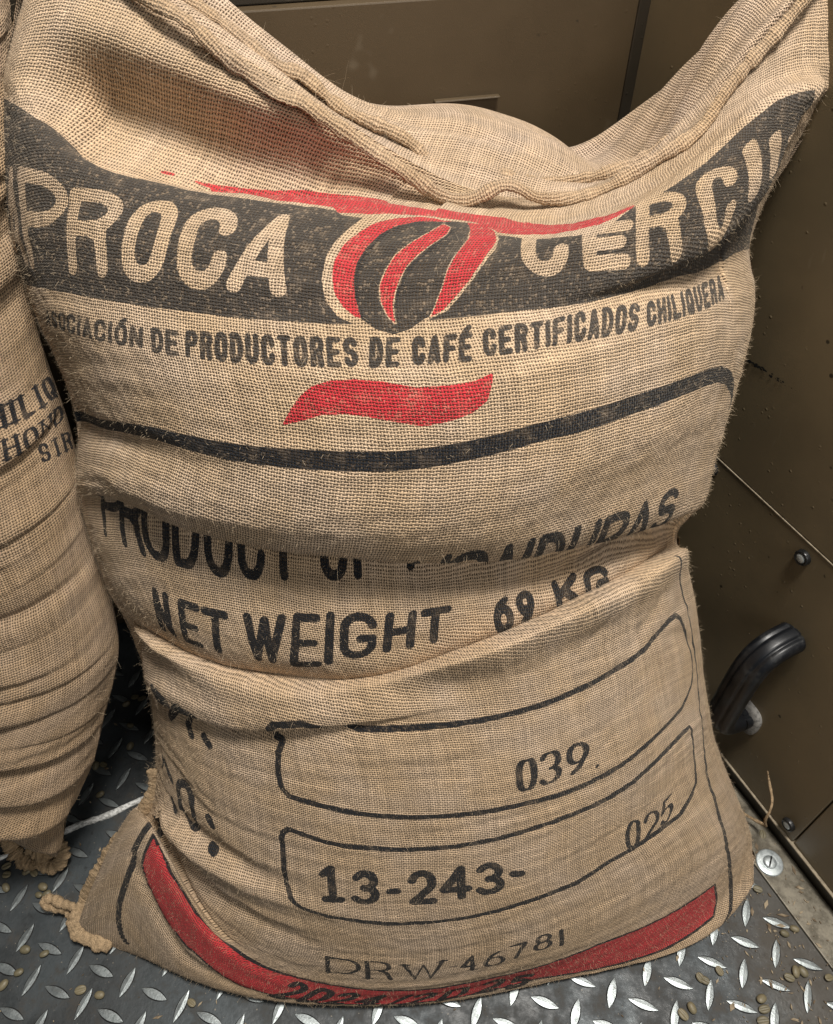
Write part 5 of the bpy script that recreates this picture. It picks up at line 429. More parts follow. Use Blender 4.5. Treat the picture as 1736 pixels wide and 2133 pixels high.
LEFT = np.array([-703.5,525.3,74.6,-704.1,521.6,75.8,-701.5,516.5,76.7,-696.1,509.6,77.6,-688,501.1,78.3,-677.3,491,79,-664.4,479.5,79.6,-649.3,466.8,80.2,-632.4,453,80.6,-614,438.5,80.9,-594.3,423.4,81.2,-573.8,408,81.3,-552.8,392.5,81.4,-531.6,377.3,81.3,-510.6,362.5,81.2,-490.1,348.5,80.9,-470.6,335.5,80.6,-452.3,323.7,80.2,-435.6,313.3,79.6,-420.6,304.5,79,-407.7,297.5,78.3,-397.1,292.4,77.6,-388.9,289.4,76.7,-383.3,288.5,75.8,-379.9,290.2,74.6,-735,544.7,98.4,-738.1,536.7,101.4,-737,528.1,103.8,-732.6,518.1,105.9,-724.9,506.6,107.8,-714.2,493.8,109.5,-700.7,479.8,111,-684.7,464.9,112.3,-666.4,449.2,113.4,-646.2,432.9,114.2,-624.4,416.5,114.8,-601.4,400,115.2,-577.7,383.9,115.3,-553.6,368.3,115.2,-529.5,353.5,114.8,-505.8,339.9,114.2,-483,327.6,113.4,-461.4,316.8,112.3,-441.4,307.9,111,-423.3,300.9,109.5,-407.3,296,107.8,-393.8,293.4,105.9,-382.8,293.2,103.8,-374.5,295.5,101.4,-368.4,301.5,98.4,-787.4,533.9,124.8,-792.9,532.6,129.9,-793.2,532.5,134,-789.4,531.9,137.6,-781.7,516.7,140.8,-770.3,500.4,143.7,-755.5,483.2,146.3,-737.6,465.2,148.5,-717,446.8,150.3,-693.9,428.3,151.8,-668.9,409.8,152.8,-642.3,391.7,153.4,-614.7,374.4,153.6,-586.5,358,153.4,-558.1,342.9,152.8,-530.1,329.4,151.8,-502.9,317.7,150.3,-477,308,148.5,-452.8,300.5,146.3,-430.7,295.5,143.7,-410.9,293,140.8,-393.9,293.2,137.6,-379.7,296.4,134,-368.5,302.7,129.9,-359.3,313.7,124.8,-815.9,527.4,152.7,-823.1,525.8,157.7,-824.3,525.5,161.4,-820.8,526.3,164.5,-812.9,516.2,167.2,-801,497.2,169.6,-785.2,477.6,171.7,-765.8,457.6,173.4,-743.4,437.4,174.9,-718.2,417.5,176,-690.7,398,176.8,-661.4,379.4,177.3,-630.9,361.8,177.5,-599.6,345.5,177.3,-568.1,331,176.8,-536.9,318.4,176,-506.5,307.9,174.9,-477.4,299.9,173.4,-450.1,294.4,171.7,-425.1,291.7,169.6,-402.6,291.9,167.2,-383.1,295.1,164.5,-366.6,301.5,161.4,-353.3,311.5,157.7,-342.1,327.2,152.7,-807.8,529.2,185.2,-815.3,527.5,189.3,-816.7,527.2,191.8,-813.3,523.8,193.8,-805.3,504.6,195.5,-793.2,484.8,196.8,-777.1,464.7,198,-757.4,444.6,198.9,-734.5,424.7,199.6,-708.8,405.2,200.2,-680.8,386.4,200.6,-650.9,368.8,200.8,-619.6,352.4,200.9,-587.6,337.6,200.8,-555.4,324.7,200.6,-523.4,313.9,200.2,-492.3,305.4,199.6,-462.5,299.4,198.9,-434.6,296,198,-408.9,295.5,196.8,-385.8,297.9,195.5,-365.7,303.4,193.8,-348.8,312.1,191.8,-335,324.4,189.3,-323.4,342.8,185.2,-798.5,531.3,232.6,-805.2,529.8,234.9,-805.8,529.7,235.6,-801.5,524.9,235.8,-792.8,506,235.8,-779.8,486.8,235.6,-762.9,467.4,235.4,-742.4,448.2,235.1,-718.6,429.2,234.8,-692.1,410.8,234.5,-663.3,393.3,234.3,-632.7,376.9,234.2,-600.8,361.9,234.2,-568.2,348.5,234.2,-535.4,337,234.3,-503,327.5,234.5,-471.6,320.3,234.8,-441.6,315.6,235.1,-413.5,313.5,235.4,-387.8,314,235.6,-364.8,317.4,235.8,-345,323.8,235.8,-328.4,333.2,235.6,-315.2,346.1,234.9,-304.4,365,232.6,-791,533,272.8,-796.8,531.7,273.2,-796.6,531.8,272,-791.6,522.3,270.5,-782,503.8,268.9,-768.3,485.2,267.1,-750.5,466.5,265.5,-729.2,448.2,264,-704.7,430.2,262.6,-677.4,413,261.6,-647.8,396.7,260.8,-616.5,381.7,260.3,-584,368,260.1,-550.9,356,260.3,-517.7,345.9,260.8,-484.9,337.8,261.6,-453.2,332,262.6,-423,328.6,264,-394.9,327.6,265.5,-369.2,329.3,267.1,-346.4,333.7,268.9,-326.9,340.8,270.5,-310.7,351,272,-298.1,364.4,273.2,-288,383.7,272.8,-788.1,533.7,311.5,-792.9,532.6,310.1,-791.9,532.8,307.1,-786.1,518.5,303.9,-775.8,500.4,300.5,-761.3,482.3,297.3,-742.8,464.5,294.2,-720.7,447,291.5,-695.4,430.2,289.1,-667.4,414.1,287.2,-637.2,399.1,285.8,-605.3,385.4,285,-572.2,373.1,284.7,-538.6,362.6,285,-505,353.9,285.8,-471.9,347.2,287.2,-439.9,342.7,289.1,-409.6,340.6,291.5,-381.5,340.9,294.2,-355.9,343.6,297.3,-333.4,349,300.5,-314.1,357,303.9,-298.4,367.7,307.1,-286.4,381.7,310.1,-277.2,401.5,311.5,-794.3,532.3,344.6,-798.2,531.4,341.3,-796.5,529,336.6,-789.9,511.1,331.5,-778.8,493.5,326.5,-763.5,476,321.7,-744.2,459,317.3,-721.4,442.5,313.3,-695.5,426.7,309.9,-666.8,411.9,307.2,-636,398.2,305.2,-603.5,385.9,304,-570,375,303.6,-535.9,365.9,304,-501.9,358.7,305.2,-468.6,353.4,307.2,-436.5,350.3,309.9,-406.1,349.5,313.3,-378,350.9,317.3,-352.6,354.8,321.7,-330.3,361.1,326.5,-311.4,369.9,331.5,-296.2,381.3,336.6,-284.7,395.8,341.3,-276.4,415.9,344.6,-802.1,530.5,407.1,-805.1,529.8,403.8,-802.6,530.4,399.1,-795.3,516.2,394.1,-783.5,499,389.1,-767.4,482.3,384.3,-747.5,466.1,379.8,-724,450.6,375.9,-697.3,435.9,372.5,-668.1,422.3,369.8,-636.7,410,367.8,-603.7,399,366.6,-569.8,389.6,366.2,-535.3,381.9,366.6,-501.1,376.2,367.8,-467.6,372.3,369.8,-435.4,370.6,372.5,-405,371,375.9,-377,373.7,379.8,-351.7,378.6,384.3,-329.7,385.9,389.1,-311.2,395.5,394.1,-296.5,407.6,399.1,-285.7,422.5,403.8,-278.2,443,407.1,-806.5,529.5,465.1,-809.5,528.8,461.8,-807,529.4,457.1,-799.7,531.1,452.1,-787.9,523.9,447.1,-771.8,507.2,442.3,-751.8,491,437.8,-728.3,475.5,433.9,-701.7,460.8,430.5,-672.5,447.2,427.8,-641.1,434.8,425.8,-608.1,423.9,424.6,-574.1,414.5,424.2,-539.7,406.8,424.6,-505.5,401,425.8,-472,397.2,427.8,-439.8,395.5,430.5,-409.4,395.9,433.9,-381.3,398.6,437.8,-356.1,403.5,442.3,-334.1,410.8,447.1,-315.6,420.4,452.1,-300.9,432.5,457.1,-290.1,447.4,461.8,-282.6,467.9,465.1,-809.4,528.9,507.7,-812.4,528.2,504.4,-809.8,528.8,499.7,-802.5,530.4,494.6,-790.7,533.1,489.6,-774.6,525.4,484.8,-754.7,509.2,480.4,-731.2,493.7,476.4,-704.5,479.1,473,-675.3,465.5,470.3,-643.9,453.1,468.3,-610.9,442.2,467.1,-577,432.8,466.7,-542.6,425.1,467.1,-508.3,419.3,468.3,-474.8,415.5,470.3,-442.6,413.8,473,-412.2,414.2,476.4,-384.2,416.9,480.4,-358.9,421.8,484.8,-336.9,429,489.6,-318.4,438.7,494.6,-303.7,450.7,499.7,-292.9,465.7,504.4,-285.4,486.1,507.7,-815.3,527.5,544.5,-818.3,526.8,541.2,-815.8,527.4,536.4,-808.4,529.1,531.4,-796.6,531.8,526.4,-780.6,535.4,521.6,-760.6,524.8,517.2,-737.1,509.3,513.2,-710.5,494.6,509.8,-681.2,481,507.1,-649.9,468.6,505.1,-616.9,457.7,503.9,-582.9,448.3,503.5,-548.5,440.6,503.9,-514.2,434.8,505.1,-480.7,431,507.1,-448.5,429.3,509.8,-418.1,429.7,513.2,-390.1,432.4,517.2,-364.9,437.3,521.6,-342.9,444.6,526.4,-324.4,454.2,531.4,-309.6,466.3,536.4,-298.8,481.2,541.2,-291.3,501.7,544.5,-818.8,526.7,572.5,-821.8,526.1,569.2,-819.2,526.6,564.4,-811.9,528.3,559.4,-800.1,531,554.4,-784,534.6,549.6,-764.1,536.7,545.2,-740.6,521.2,541.2,-714,506.5,537.8,-684.7,492.9,535.1,-653.3,480.6,533.1,-620.3,469.6,531.9,-586.4,460.2,531.5,-552,452.5,531.9,-517.7,446.7,533.1,-484.2,442.9,535.1,-452,441.2,537.8,-421.6,441.6,541.2,-393.6,444.3,545.2,-368.3,449.2,549.6,-346.3,456.5,554.4,-327.8,466.1,559.4,-313.1,478.2,564.4,-302.3,493.1,569.2,-294.8,513.6,572.5,-818.2,526.9,605.8,-821.2,526.2,602.5,-818.7,526.8,597.7,-811.4,528.4,592.7,-799.5,531.1,587.7,-783.5,534.7,582.9,-763.5,539.3,578.5,-740,535.7,574.5,-713.4,521,571.1,-684.2,507.5,568.4,-652.8,495.1,566.4,-619.8,484.1,565.2,-585.8,474.7,564.8,-551.4,467.1,565.2,-517.2,461.3,566.4,-483.6,457.5,568.4,-451.4,455.7,571.1,-421.1,456.2,574.5,-393,458.8,578.5,-367.8,463.8,582.9,-345.8,471,587.7,-327.3,480.6,592.7,-312.6,492.7,597.7,-301.7,507.6,602.5,-294.3,528.1,605.8,-815,527.6,643.6,-818,526.9,640.3,-815.4,527.5,635.5,-808.1,529.2,630.5,-796.3,531.8,625.5,-780.3,535.5,620.7,-760.3,540,616.3,-736.8,545.3,612.3,-710.2,537.7,608.9,-680.9,524.2,606.2,-649.6,511.8,604.2,-616.6,500.8,603,-582.6,491.4,602.6,-548.2,483.8,603,-513.9,478,604.2,-480.4,474.2,606.2,-448.2,472.4,608.9,-417.8,472.9,612.3,-389.8,475.5,616.3,-364.6,480.5,620.7,-342.6,487.7,625.5,-324.1,497.3,630.5,-309.3,509.4,635.5,-298.5,524.3,640.3,-291,544.8,643.6,-806.9,529.4,696.4,-809.9,528.8,693.1,-807.3,529.3,688.3,-800,531,683.3,-788.2,533.7,678.3,-772.1,537.3,673.5,-752.2,541.9,669.1,-728.7,547.2,665.1,-702.1,553.2,661.7,-672.8,547.8,659,-641.4,535.4,657,-608.4,524.4,655.8,-574.5,515.1,655.4,-540.1,507.4,655.8,-505.8,501.6,657,-472.3,497.8,659,-440.1,496.1,661.7,-409.7,496.5,665.1,-381.7,499.2,669.1,-356.4,504.1,673.5,-334.4,511.3,678.3,-315.9,520.9,683.3,-301.2,533,688.3,-290.4,548,693.1,-282.9,568.4,696.4,-800.4,530.9,737.3,-802.6,530.4,732.8,-799.5,531.1,727.1,-791.6,532.9,721.2,-779.2,535.7,715.5,-762.7,539.5,710,-742.4,544.1,704.9,-718.5,549.5,700.5,-691.6,555.6,696.7,-662.1,562.3,693.6,-630.6,569.5,691.4,-597.5,560.9,690,-563.5,551.6,689.6,-529.1,543.8,690,-495,537.6,691.4,-461.6,533.2,693.6,-429.6,530.5,696.7,-399.6,529.8,700.5,-371.9,531.1,704.9,-347,534.4,710,-325.5,539.8,715.5,-307.5,547.3,721.2,-293.4,557.1,727.1,-283.2,569.5,732.8,-276.5,586.7,737.3,-795.1,532.1,775.7,-795.6,532,768.8,-791.2,533,761.2,-782.2,535.1,753.6,-768.8,538.1,746.3,-751.4,542,739.5,-730.2,546.8,733.2,-705.6,552.4,727.7,-678.2,558.7,723,-648.2,565.5,719.3,-616.4,572.7,716.6,-583.1,580.2,714.9,-549,588,714.4,-514.7,595.8,714.9,-480.7,590.2,716.6,-447.7,584.4,719.3,-416.2,580,723,-386.7,576.9,727.7,-359.7,575.4,733.2,-335.7,575.4,739.5,-315,577.2,746.3,-298.1,580.6,753.6,-285.1,585.8,761.2,-276.2,593.1,768.8,-271.1,603.9,775.7,-792.5,532.7,814.1,-790.4,533.2,803.3,-783.8,534.7,792.5,-772.9,537.1,782.2,-757.9,540.6,772.4,-738.9,544.9,763.3,-716.4,550,755,-690.7,555.8,747.8,-662.3,562.3,741.7,-631.6,569.2,736.9,-599.2,576.6,733.3,-565.6,584.2,731.2,-531.4,592,730.5,-497.2,599.7,731.2,-463.6,607.4,733.3,-431.1,614.7,736.9,-400.3,621.7,741.7,-371.7,628.2,747.8,-345.9,634.1,755,-323.2,631.9,763.3,-304.1,627.5,772.4,-288.8,624.1,782.2,-277.7,621.8,792.5,-270.9,620.7,803.3,-268.5,620.8,814.1]).reshape(20,25,3) / 1000
VLEFT = [0.0, 0.0295, 0.0629, 0.0906, 0.124, 0.1735, 0.2147, 0.2521, 0.281, 0.3483, 0.4116, 0.4579, 0.4983, 0.5289, 0.5653, 0.6067, 0.6651, 0.7128, 0.7624, 0.8201]
HEM_FRONT = [[-0.1974,0.5755,0.8033],[-0.1594,0.5571,0.7845],[-0.1393,0.5491,0.7743],[-0.1194,0.5407,0.7612],[-0.0991,0.5343,0.7509],[-0.0845,0.5298,0.7426],[-0.0749,0.5284,0.7403],[-0.0637,0.5252,0.7336],[-0.0412,0.519,0.7197],[-0.0182,0.5143,0.7076],[0.0006,0.5112,0.6983],[0.015,0.5089,0.6908],[0.0263,0.5079,0.6864],[0.0376,0.5086,0.6855],[0.0471,0.5107,0.6881],[0.0567,0.5129,0.6907],[0.0666,0.5131,0.6885],[0.0767,0.5122,0.6833],[0.0916,0.5136,0.6815],[0.1081,0.5168,0.6828],[0.1222,0.5204,0.6853],[0.1466,0.5289,0.6935],[0.1709,0.5389,0.7034],[0.1917,0.5491,0.7139],[0.2031,0.5586,0.7273],[0.2171,0.5703,0.7427],[0.2417,0.5889,0.763],[0.2801,0.6246,0.7952]]
HEM_BACK = [[-0.2008,0.6056,0.8065],[-0.1599,0.5877,0.7878],[-0.1376,0.5793,0.7766],[-0.1138,0.5706,0.7626],[-0.0989,0.5651,0.7525],[-0.0867,0.5623,0.7476],[-0.0773,0.5614,0.7462],[-0.0588,0.5566,0.7361],[-0.0338,0.5504,0.7215],[-0.0146,0.5467,0.7113],[0.0016,0.5433,0.7016],[0.0132,0.5403,0.6928],[0.0216,0.538,0.6862],[0.0317,0.5374,0.6826],[0.0435,0.5388,0.6834],[0.0535,0.5409,0.6858],[0.0637,0.5417,0.6847],[0.0758,0.5411,0.68],[0.0931,0.5426,0.6779],[0.1138,0.5461,0.6785],[0.1344,0.5514,0.6821],[0.1547,0.5585,0.6891],[0.1781,0.5686,0.7],[0.1961,0.5784,0.7115],[0.2085,0.5876,0.724],[0.2222,0.5987,0.7389],[0.2454,0.6174,0.7616],[0.2825,0.6504,0.7946]]
SIDE_ROPE = [[-0.2591,0.3341,0.1935],[-0.2614,0.3242,0.1713],[-0.2696,0.3159,0.1537],[-0.2863,0.3051,0.1319],[-0.3068,0.2934,0.1087],[-0.3282,0.2781,0.0775],[-0.3432,0.2665,0.0536],[-0.3538,0.2571,0.0339],[-0.359,0.2463,0.03],[-0.3575,0.2336,0.02],[-0.3418,0.2273,0.014],[-0.321,0.2221,0.012]]
CORNER_LOOP = [[-0.3557,0.2487,0.03],[-0.3675,0.2543,0.03],[-0.3832,0.2593,0.026],[-0.3966,0.2637,0.024],[-0.4019,0.2619,0.022],[-0.3984,0.2577,0.018],[-0.3856,0.2564,0.016],[-0.3757,0.2525,0.016],[-0.3695,0.2436,0.014],[-0.3586,0.2379,0.014]]
KNOT = [[-0.4346,0.3173,0.03],[-0.4199,0.3112,0.028],[-0.4078,0.3209,0.03],[-0.396,0.3141,0.03],[-0.3991,0.3042,0.018],[-0.4113,0.3005,0.012],[-0.4213,0.305,0.014],[-0.4152,0.3117,0.022],[-0.4034,0.3173,0.03]]
KNOT_EDGE = [[-0.4737,0.3428,0.05],[-0.4635,0.3281,0.035],[-0.4554,0.3174,0.025],[-0.4451,0.3078,0.015],[-0.4312,0.3036,0.012],[-0.4218,0.3077,0.012]]
THREAD = [[0.3609,0.3427,0.0641],[0.3868,0.3534,0.02],[0.3944,0.3471,0.022],[0.382,0.3319,0.0726],[0.383,0.3345,0.0846],[0.3856,0.343,0.0924],[0.3852,0.3529,0.0979],[0.3836,0.361,0.1041],[0.379,0.3658,0.1175]]
LEFT_U = [0.35, 0.381, 0.4119, 0.4429, 0.4738, 0.5048, 0.5357, 0.5667, 0.5976, 0.6286, 0.6595, 0.6905, 0.7214, 0.7524, 0.7833, 0.8143, 0.8452, 0.8762, 0.9071, 0.9381, 0.969, 1.0]
LEFT_X = [0.0, 0.02435, 0.04949, 0.0752, 0.10127, 0.12752, 0.15373, 0.17966, 0.20516, 0.23007, 0.25416, 0.27732, 0.2994, 0.32026, 0.33976, 0.35793, 0.37481, 0.39052, 0.40528, 0.4193, 0.4341, 0.45083]
LEFT_PRINTS = [
    ('glyph', 'black', 1.0, 'C', [(0.3715, 0.4975), (0.3842, 0.4947), (0.3876, 0.5132), (0.3756, 0.5158)], 0.0021000000000000003, 'serif'),
    ('glyph', 'black', 1.0, 'H', [(0.3874, 0.494), (0.4, 0.4913), (0.4027, 0.5099), (0.3906, 0.5125)], 0.0021000000000000003, 'serif'),
    ('glyph', 'black', 1.0, 'I', [(0.4032, 0.4906), (0.4096, 0.4892), (0.4117, 0.5079), (0.4057, 0.5092)], 0.0021000000000000003, 'serif'),
    ('glyph', 'black', 1.0, 'L', [(0.4127, 0.4885), (0.4254, 0.4857), (0.4267, 0.5046), (0.4147, 0.5073)], 0.0021000000000000003, 'serif'),
    ('glyph', 'black', 1.0, 'I', [(0.4286, 0.485), (0.4349, 0.4837), (0.4358, 0.5027), (0.4297, 0.504)], 0.0021000000000000003, 'serif'),
    ('glyph', 'black', 1.0, 'Q', [(0.4381, 0.483), (0.4508, 0.4802), (0.4508, 0.4994), (0.4388, 0.502)], 0.0021000000000000003, 'serif'),
    ('glyph', 'black', 1.0, 'H', [(0.389, 0.472), (0.402, 0.4695), (0.4044, 0.485), (0.392, 0.4875)], 0.0017, 'serif'),
    ('glyph', 'black', 1.0, 'O', [(0.4053, 0.4689), (0.4183, 0.4664), (0.4199, 0.4819), (0.4075, 0.4844)], 0.0017, 'serif'),
    ('glyph', 'black', 1.0, 'N', [(0.4215, 0.4658), (0.4345, 0.4633), (0.4353, 0.4788), (0.4229, 0.4813)], 0.0017, 'serif'),
    ('glyph', 'black', 1.0, 'D', [(0.4378, 0.4627), (0.4508, 0.4602), (0.4508, 0.4757), (0.4384, 0.4782)], 0.0017, 'serif'),
    ('glyph', 'black', 1.0, 'S', [(0.4151, 0.4492), (0.4253, 0.4453), (0.4263, 0.4611), (0.4165, 0.4647)], 0.0017, 'serif'),
    ('glyph', 'black', 1.0, 'T', [(0.4278, 0.4443), (0.438, 0.4405), (0.4386, 0.4565), (0.4288, 0.4602)], 0.0017, 'serif'),
    ('glyph', 'black', 1.0, 'R', [(0.4406, 0.4395), (0.4508, 0.4356), (0.4508, 0.452), (0.441, 0.4556)], 0.0017, 'serif'),
]
BEANS = [
 (-.4652,.3044,'pale bean nearest the left frame edge, half under the knotted corner of the left sack'),
 (-.4619,.2951,'large pale bean just below the left sack, at the left frame edge'),
 (-.4579,.2815,'bean showing its slit, third down from the left sack at the left edge'),
 (-.4400,.2990,'dull bean tucked under the knot of the left sack, left one of the touching pair'),
 (-.4312,.2967,'bean under the knotted corner beside a bright lug tip, right one of the pair'),
 (-.4169,.2823,'reddish brown bean on top of the three-bean cluster below the knot'),
 (-.4186,.2738,'bean with open slit, lower left of the three-bean cluster below the knot'),
 (-.4102,.2748,'greenish bean, lower right of the three-bean cluster below the knot'),
 (-.4155,.2195,'small upright bean left of a lug, paired with a brown bean, below the left sack'),
 (-.3938,.2155,'brown bean against the right of a lug, below the loop tie of the front sack'),
 (-.4150,.1982,'large pale bean lying alone near the left edge, low in the frame'),
 (-.4272,.1865,'bean cut by the left frame edge, lowest on that side'),
 (-.3457,.1820,'big tilted bean leaning on the tip of a lug, lower left floor'),
 (-.3251,.1776,'darker bean alone between two lugs, lower left floor'),
 (-.2292,.1707,'grey bean in front of the red band at the lower edge of the front sack'),
 (-.3688,.4792,'pale bean in the dark gap between the sacks, middle one of the gap'),
 (-.3815,.5100,'small bean in the gap between the sacks, against the left sack'),
 (-.3618,.4509,'bean in the gap between the sacks, nearest the front sack, above the bead'),
 (-.3725,.5198,'farthest bean deep in the gap between the sacks, left of two'),
 (-.3631,.5177,'farthest bean deep in the gap between the sacks, right of two'),
 (-.3981,.4250,'bean beside the left sack just beyond the pale joint bead, left of two'),
 (-.3890,.4262,'bean beside the left sack just beyond the pale joint bead, right of two'),
 (-.3828,.3886,'brown bean lying on the shadowed plate right behind the pale joint bead'),
 (.4028,.3395,'bean on the aluminium strip under the curled jute thread'),
 (.3799,.2797,'bean wedged between the sack corner and the edge of the aluminium strip'),
 (.4079,.2396,'bean touching the edge of the aluminium strip, beside a lug'),
 (.3958,.2350,'small brown bean a little left of the aluminium strip'),
 (.3163,.1994,'dark split bean leaning on a lug below the right corner of the front sack'),
 (.2948,.1931,'left bean of the touching pair below the right half of the red band'),
 (.2987,.1909,'right bean of the touching pair below the right half of the red band'),
 (.3873,.1933,'round bean, leftmost of the heap of three on the right floor'),
 (.3959,.1988,'small bean in the middle of the heap of three on the right floor'),
 (.4035,.1988,'tall pale bean, rightmost of the heap of three on the right floor'),
 (.4284,.1933,'bean at the right frame edge beside the aluminium strip'),
 (.3529,.1744,'brown bean low on the right floor, between two lugs'),
 (.3528,.1651,'lower brown bean low on the right floor, beneath another bean'),
 (.2695,.1605,'left bean of the pair lying low in front of the right half of the sack'),
 (.2798,.1663,'right bean of the pair lying low in front of the right half of the sack'),
 (.3484,.1549,'brown bean at the bottom frame edge on the right'),
]
# ---------------------------------------------------------------- objects
def tag(o, label=None, cat=None, group=None, kind=None):
    for k, v in (('label', label), ('category', cat), ('group', group), ('kind', kind)):
        if v: o[k] = v
    return o
def empty(name, loc=(0, 0, 0), rz=0):
    o = bpy.data.objects.new(name, None); C.collection.objects.link(o); o.location = loc; o.rotation_euler.z = rz; o.empty_display_size = .05; return o
def mesh(name, verts, faces, mat, parent=None, smooth=True, uv=None, ink=None, mats=None, midx=None):
    verts = np.asarray(verts, np.float32); me = bpy.data.meshes.new(name)
    if isinstance(faces, np.ndarray):
        nf, k = faces.shape; me.vertices.add(len(verts)); me.vertices.foreach_set('co', verts.ravel())
        me.loops.add(nf*k); me.loops.foreach_set('vertex_index', faces.ravel().astype(np.int32))
        me.polygons.add(nf); me.polygons.foreach_set('loop_start', np.arange(0, nf*k, k, dtype=np.int32))
        me.update(calc_edges=True)
    else: me.from_pydata(verts.tolist(), [], faces)
    for m in (mats or [mat]): me.materials.append(m)
    if midx is not None: me.polygons.foreach_set('material_index', np.asarray(midx, np.int32))
    me.polygons.foreach_set('use_smooth', np.full(len(me.polygons), smooth))
    li = np.zeros(len(me.loops), np.int32); me.loops.foreach_get('vertex_index', li)
    if uv is not None:
        l = me.uv_layers.new(name='cloth'); l.data.foreach_set('uv', np.asarray(uv, np.float32)[li].ravel())
    if ink is not None:
        a = me.attributes.new('ink', 'FLOAT_COLOR', 'POINT'); a.data.foreach_set('color', np.asarray(ink, np.float32).ravel())
    me.update(); me.validate()
    o = bpy.data.objects.new(name, me); C.collection.objects.link(o)
    if parent: o.parent = parent; o.matrix_parent_inverse = parent.matrix_basis.inverted()
    return o
def grid_faces(nv, nu, wrap=False):
    i = np.arange(nv - 1)[:, None]; j = np.arange(nu if wrap else nu - 1)[None, :]; k = (j + 1) % nu
    return np.stack([i*nu + j, i*nu + k, (i+1)*nu + k, (i+1)*nu + j], -1).reshape(-1, 4)

# ---- node helpers
class NT:
    def __init__(s, name):
        s.m = bpy.data.materials.new(name); s.m.use_nodes = True; s.t = s.m.node_tree; s.t.nodes.clear()
        s.out = s.t.nodes.new('ShaderNodeOutputMaterial'); s.b = s.t.nodes.new('ShaderNodeBsdfPrincipled'); s.t.links.new(s.b.outputs[0], s.out.inputs[0])
    def put(s, sock, v):
        if hasattr(v, 'is_linked') or hasattr(v, 'links'): s.t.links.new(v, sock)
        else: sock.default_value = v
    def node(s, typ, ins=None, **kw):
        n = s.t.nodes.new(typ)
        for k, v in kw.items(): setattr(n, k, v)
        for k, v in (ins or {}).items(): s.put(n.inputs[k], v)
        return n
    def math(s, op, a, b=None, c=None, clamp=False):
        n = s.t.nodes.new('ShaderNodeMath'); n.operation = op; n.use_clamp = clamp
        for i, v in enumerate((a, b, c)):
            if v is not None: s.put(n.inputs[i], v)
        return n.outputs[0]
    def ss(s, v, lo, hi, a=0., b=1.):
        n = s.t.nodes.new('ShaderNodeMapRange'); n.interpolation_type = 'SMOOTHSTEP'
        for k, x in zip(range(5), (v, lo, hi, a, b)): s.put(n.inputs[k], x)
        return n.outputs[0]
    def mix(s, f, a, b, typ='MIX'):
        n = s.t.nodes.new('ShaderNodeMix'); n.data_type = 'RGBA'; n.blend_type = typ
        s.put(n.inputs[0], f); s.put(n.inputs[6], a); s.put(n.inputs[7], b); return n.outputs[2]
    def noise(s, vec, scale, detail=2., rough=.5, color=False):
        n = s.node('ShaderNodeTexNoise', {'Scale': scale, 'Detail': detail, 'Roughness': rough})
        if vec is not None: s.put(n.inputs['Vector'], vec)
        return n.outputs[1 if color else 0]
    def vec(s, x, y, z=0.):
        n = s.t.nodes.new('ShaderNodeCombineXYZ')
        for i, v in enumerate((x, y, z)): s.put(n.inputs[i], v)
        return n.outputs[0]
    def obj(s): return s.node('ShaderNodeTexCoord').outputs['Object']
    def bump(s, h, dist, strength=1.):
        n = s.node('ShaderNodeBump', {'Height': h, 'Distance': dist, 'Strength': strength}); s.t.links.new(n.outputs[0], s.b.inputs['Normal'])
    def set(s, **kw):
        for k, v in kw.items(): s.put(s.b.inputs[k.replace('_', ' ')], v)

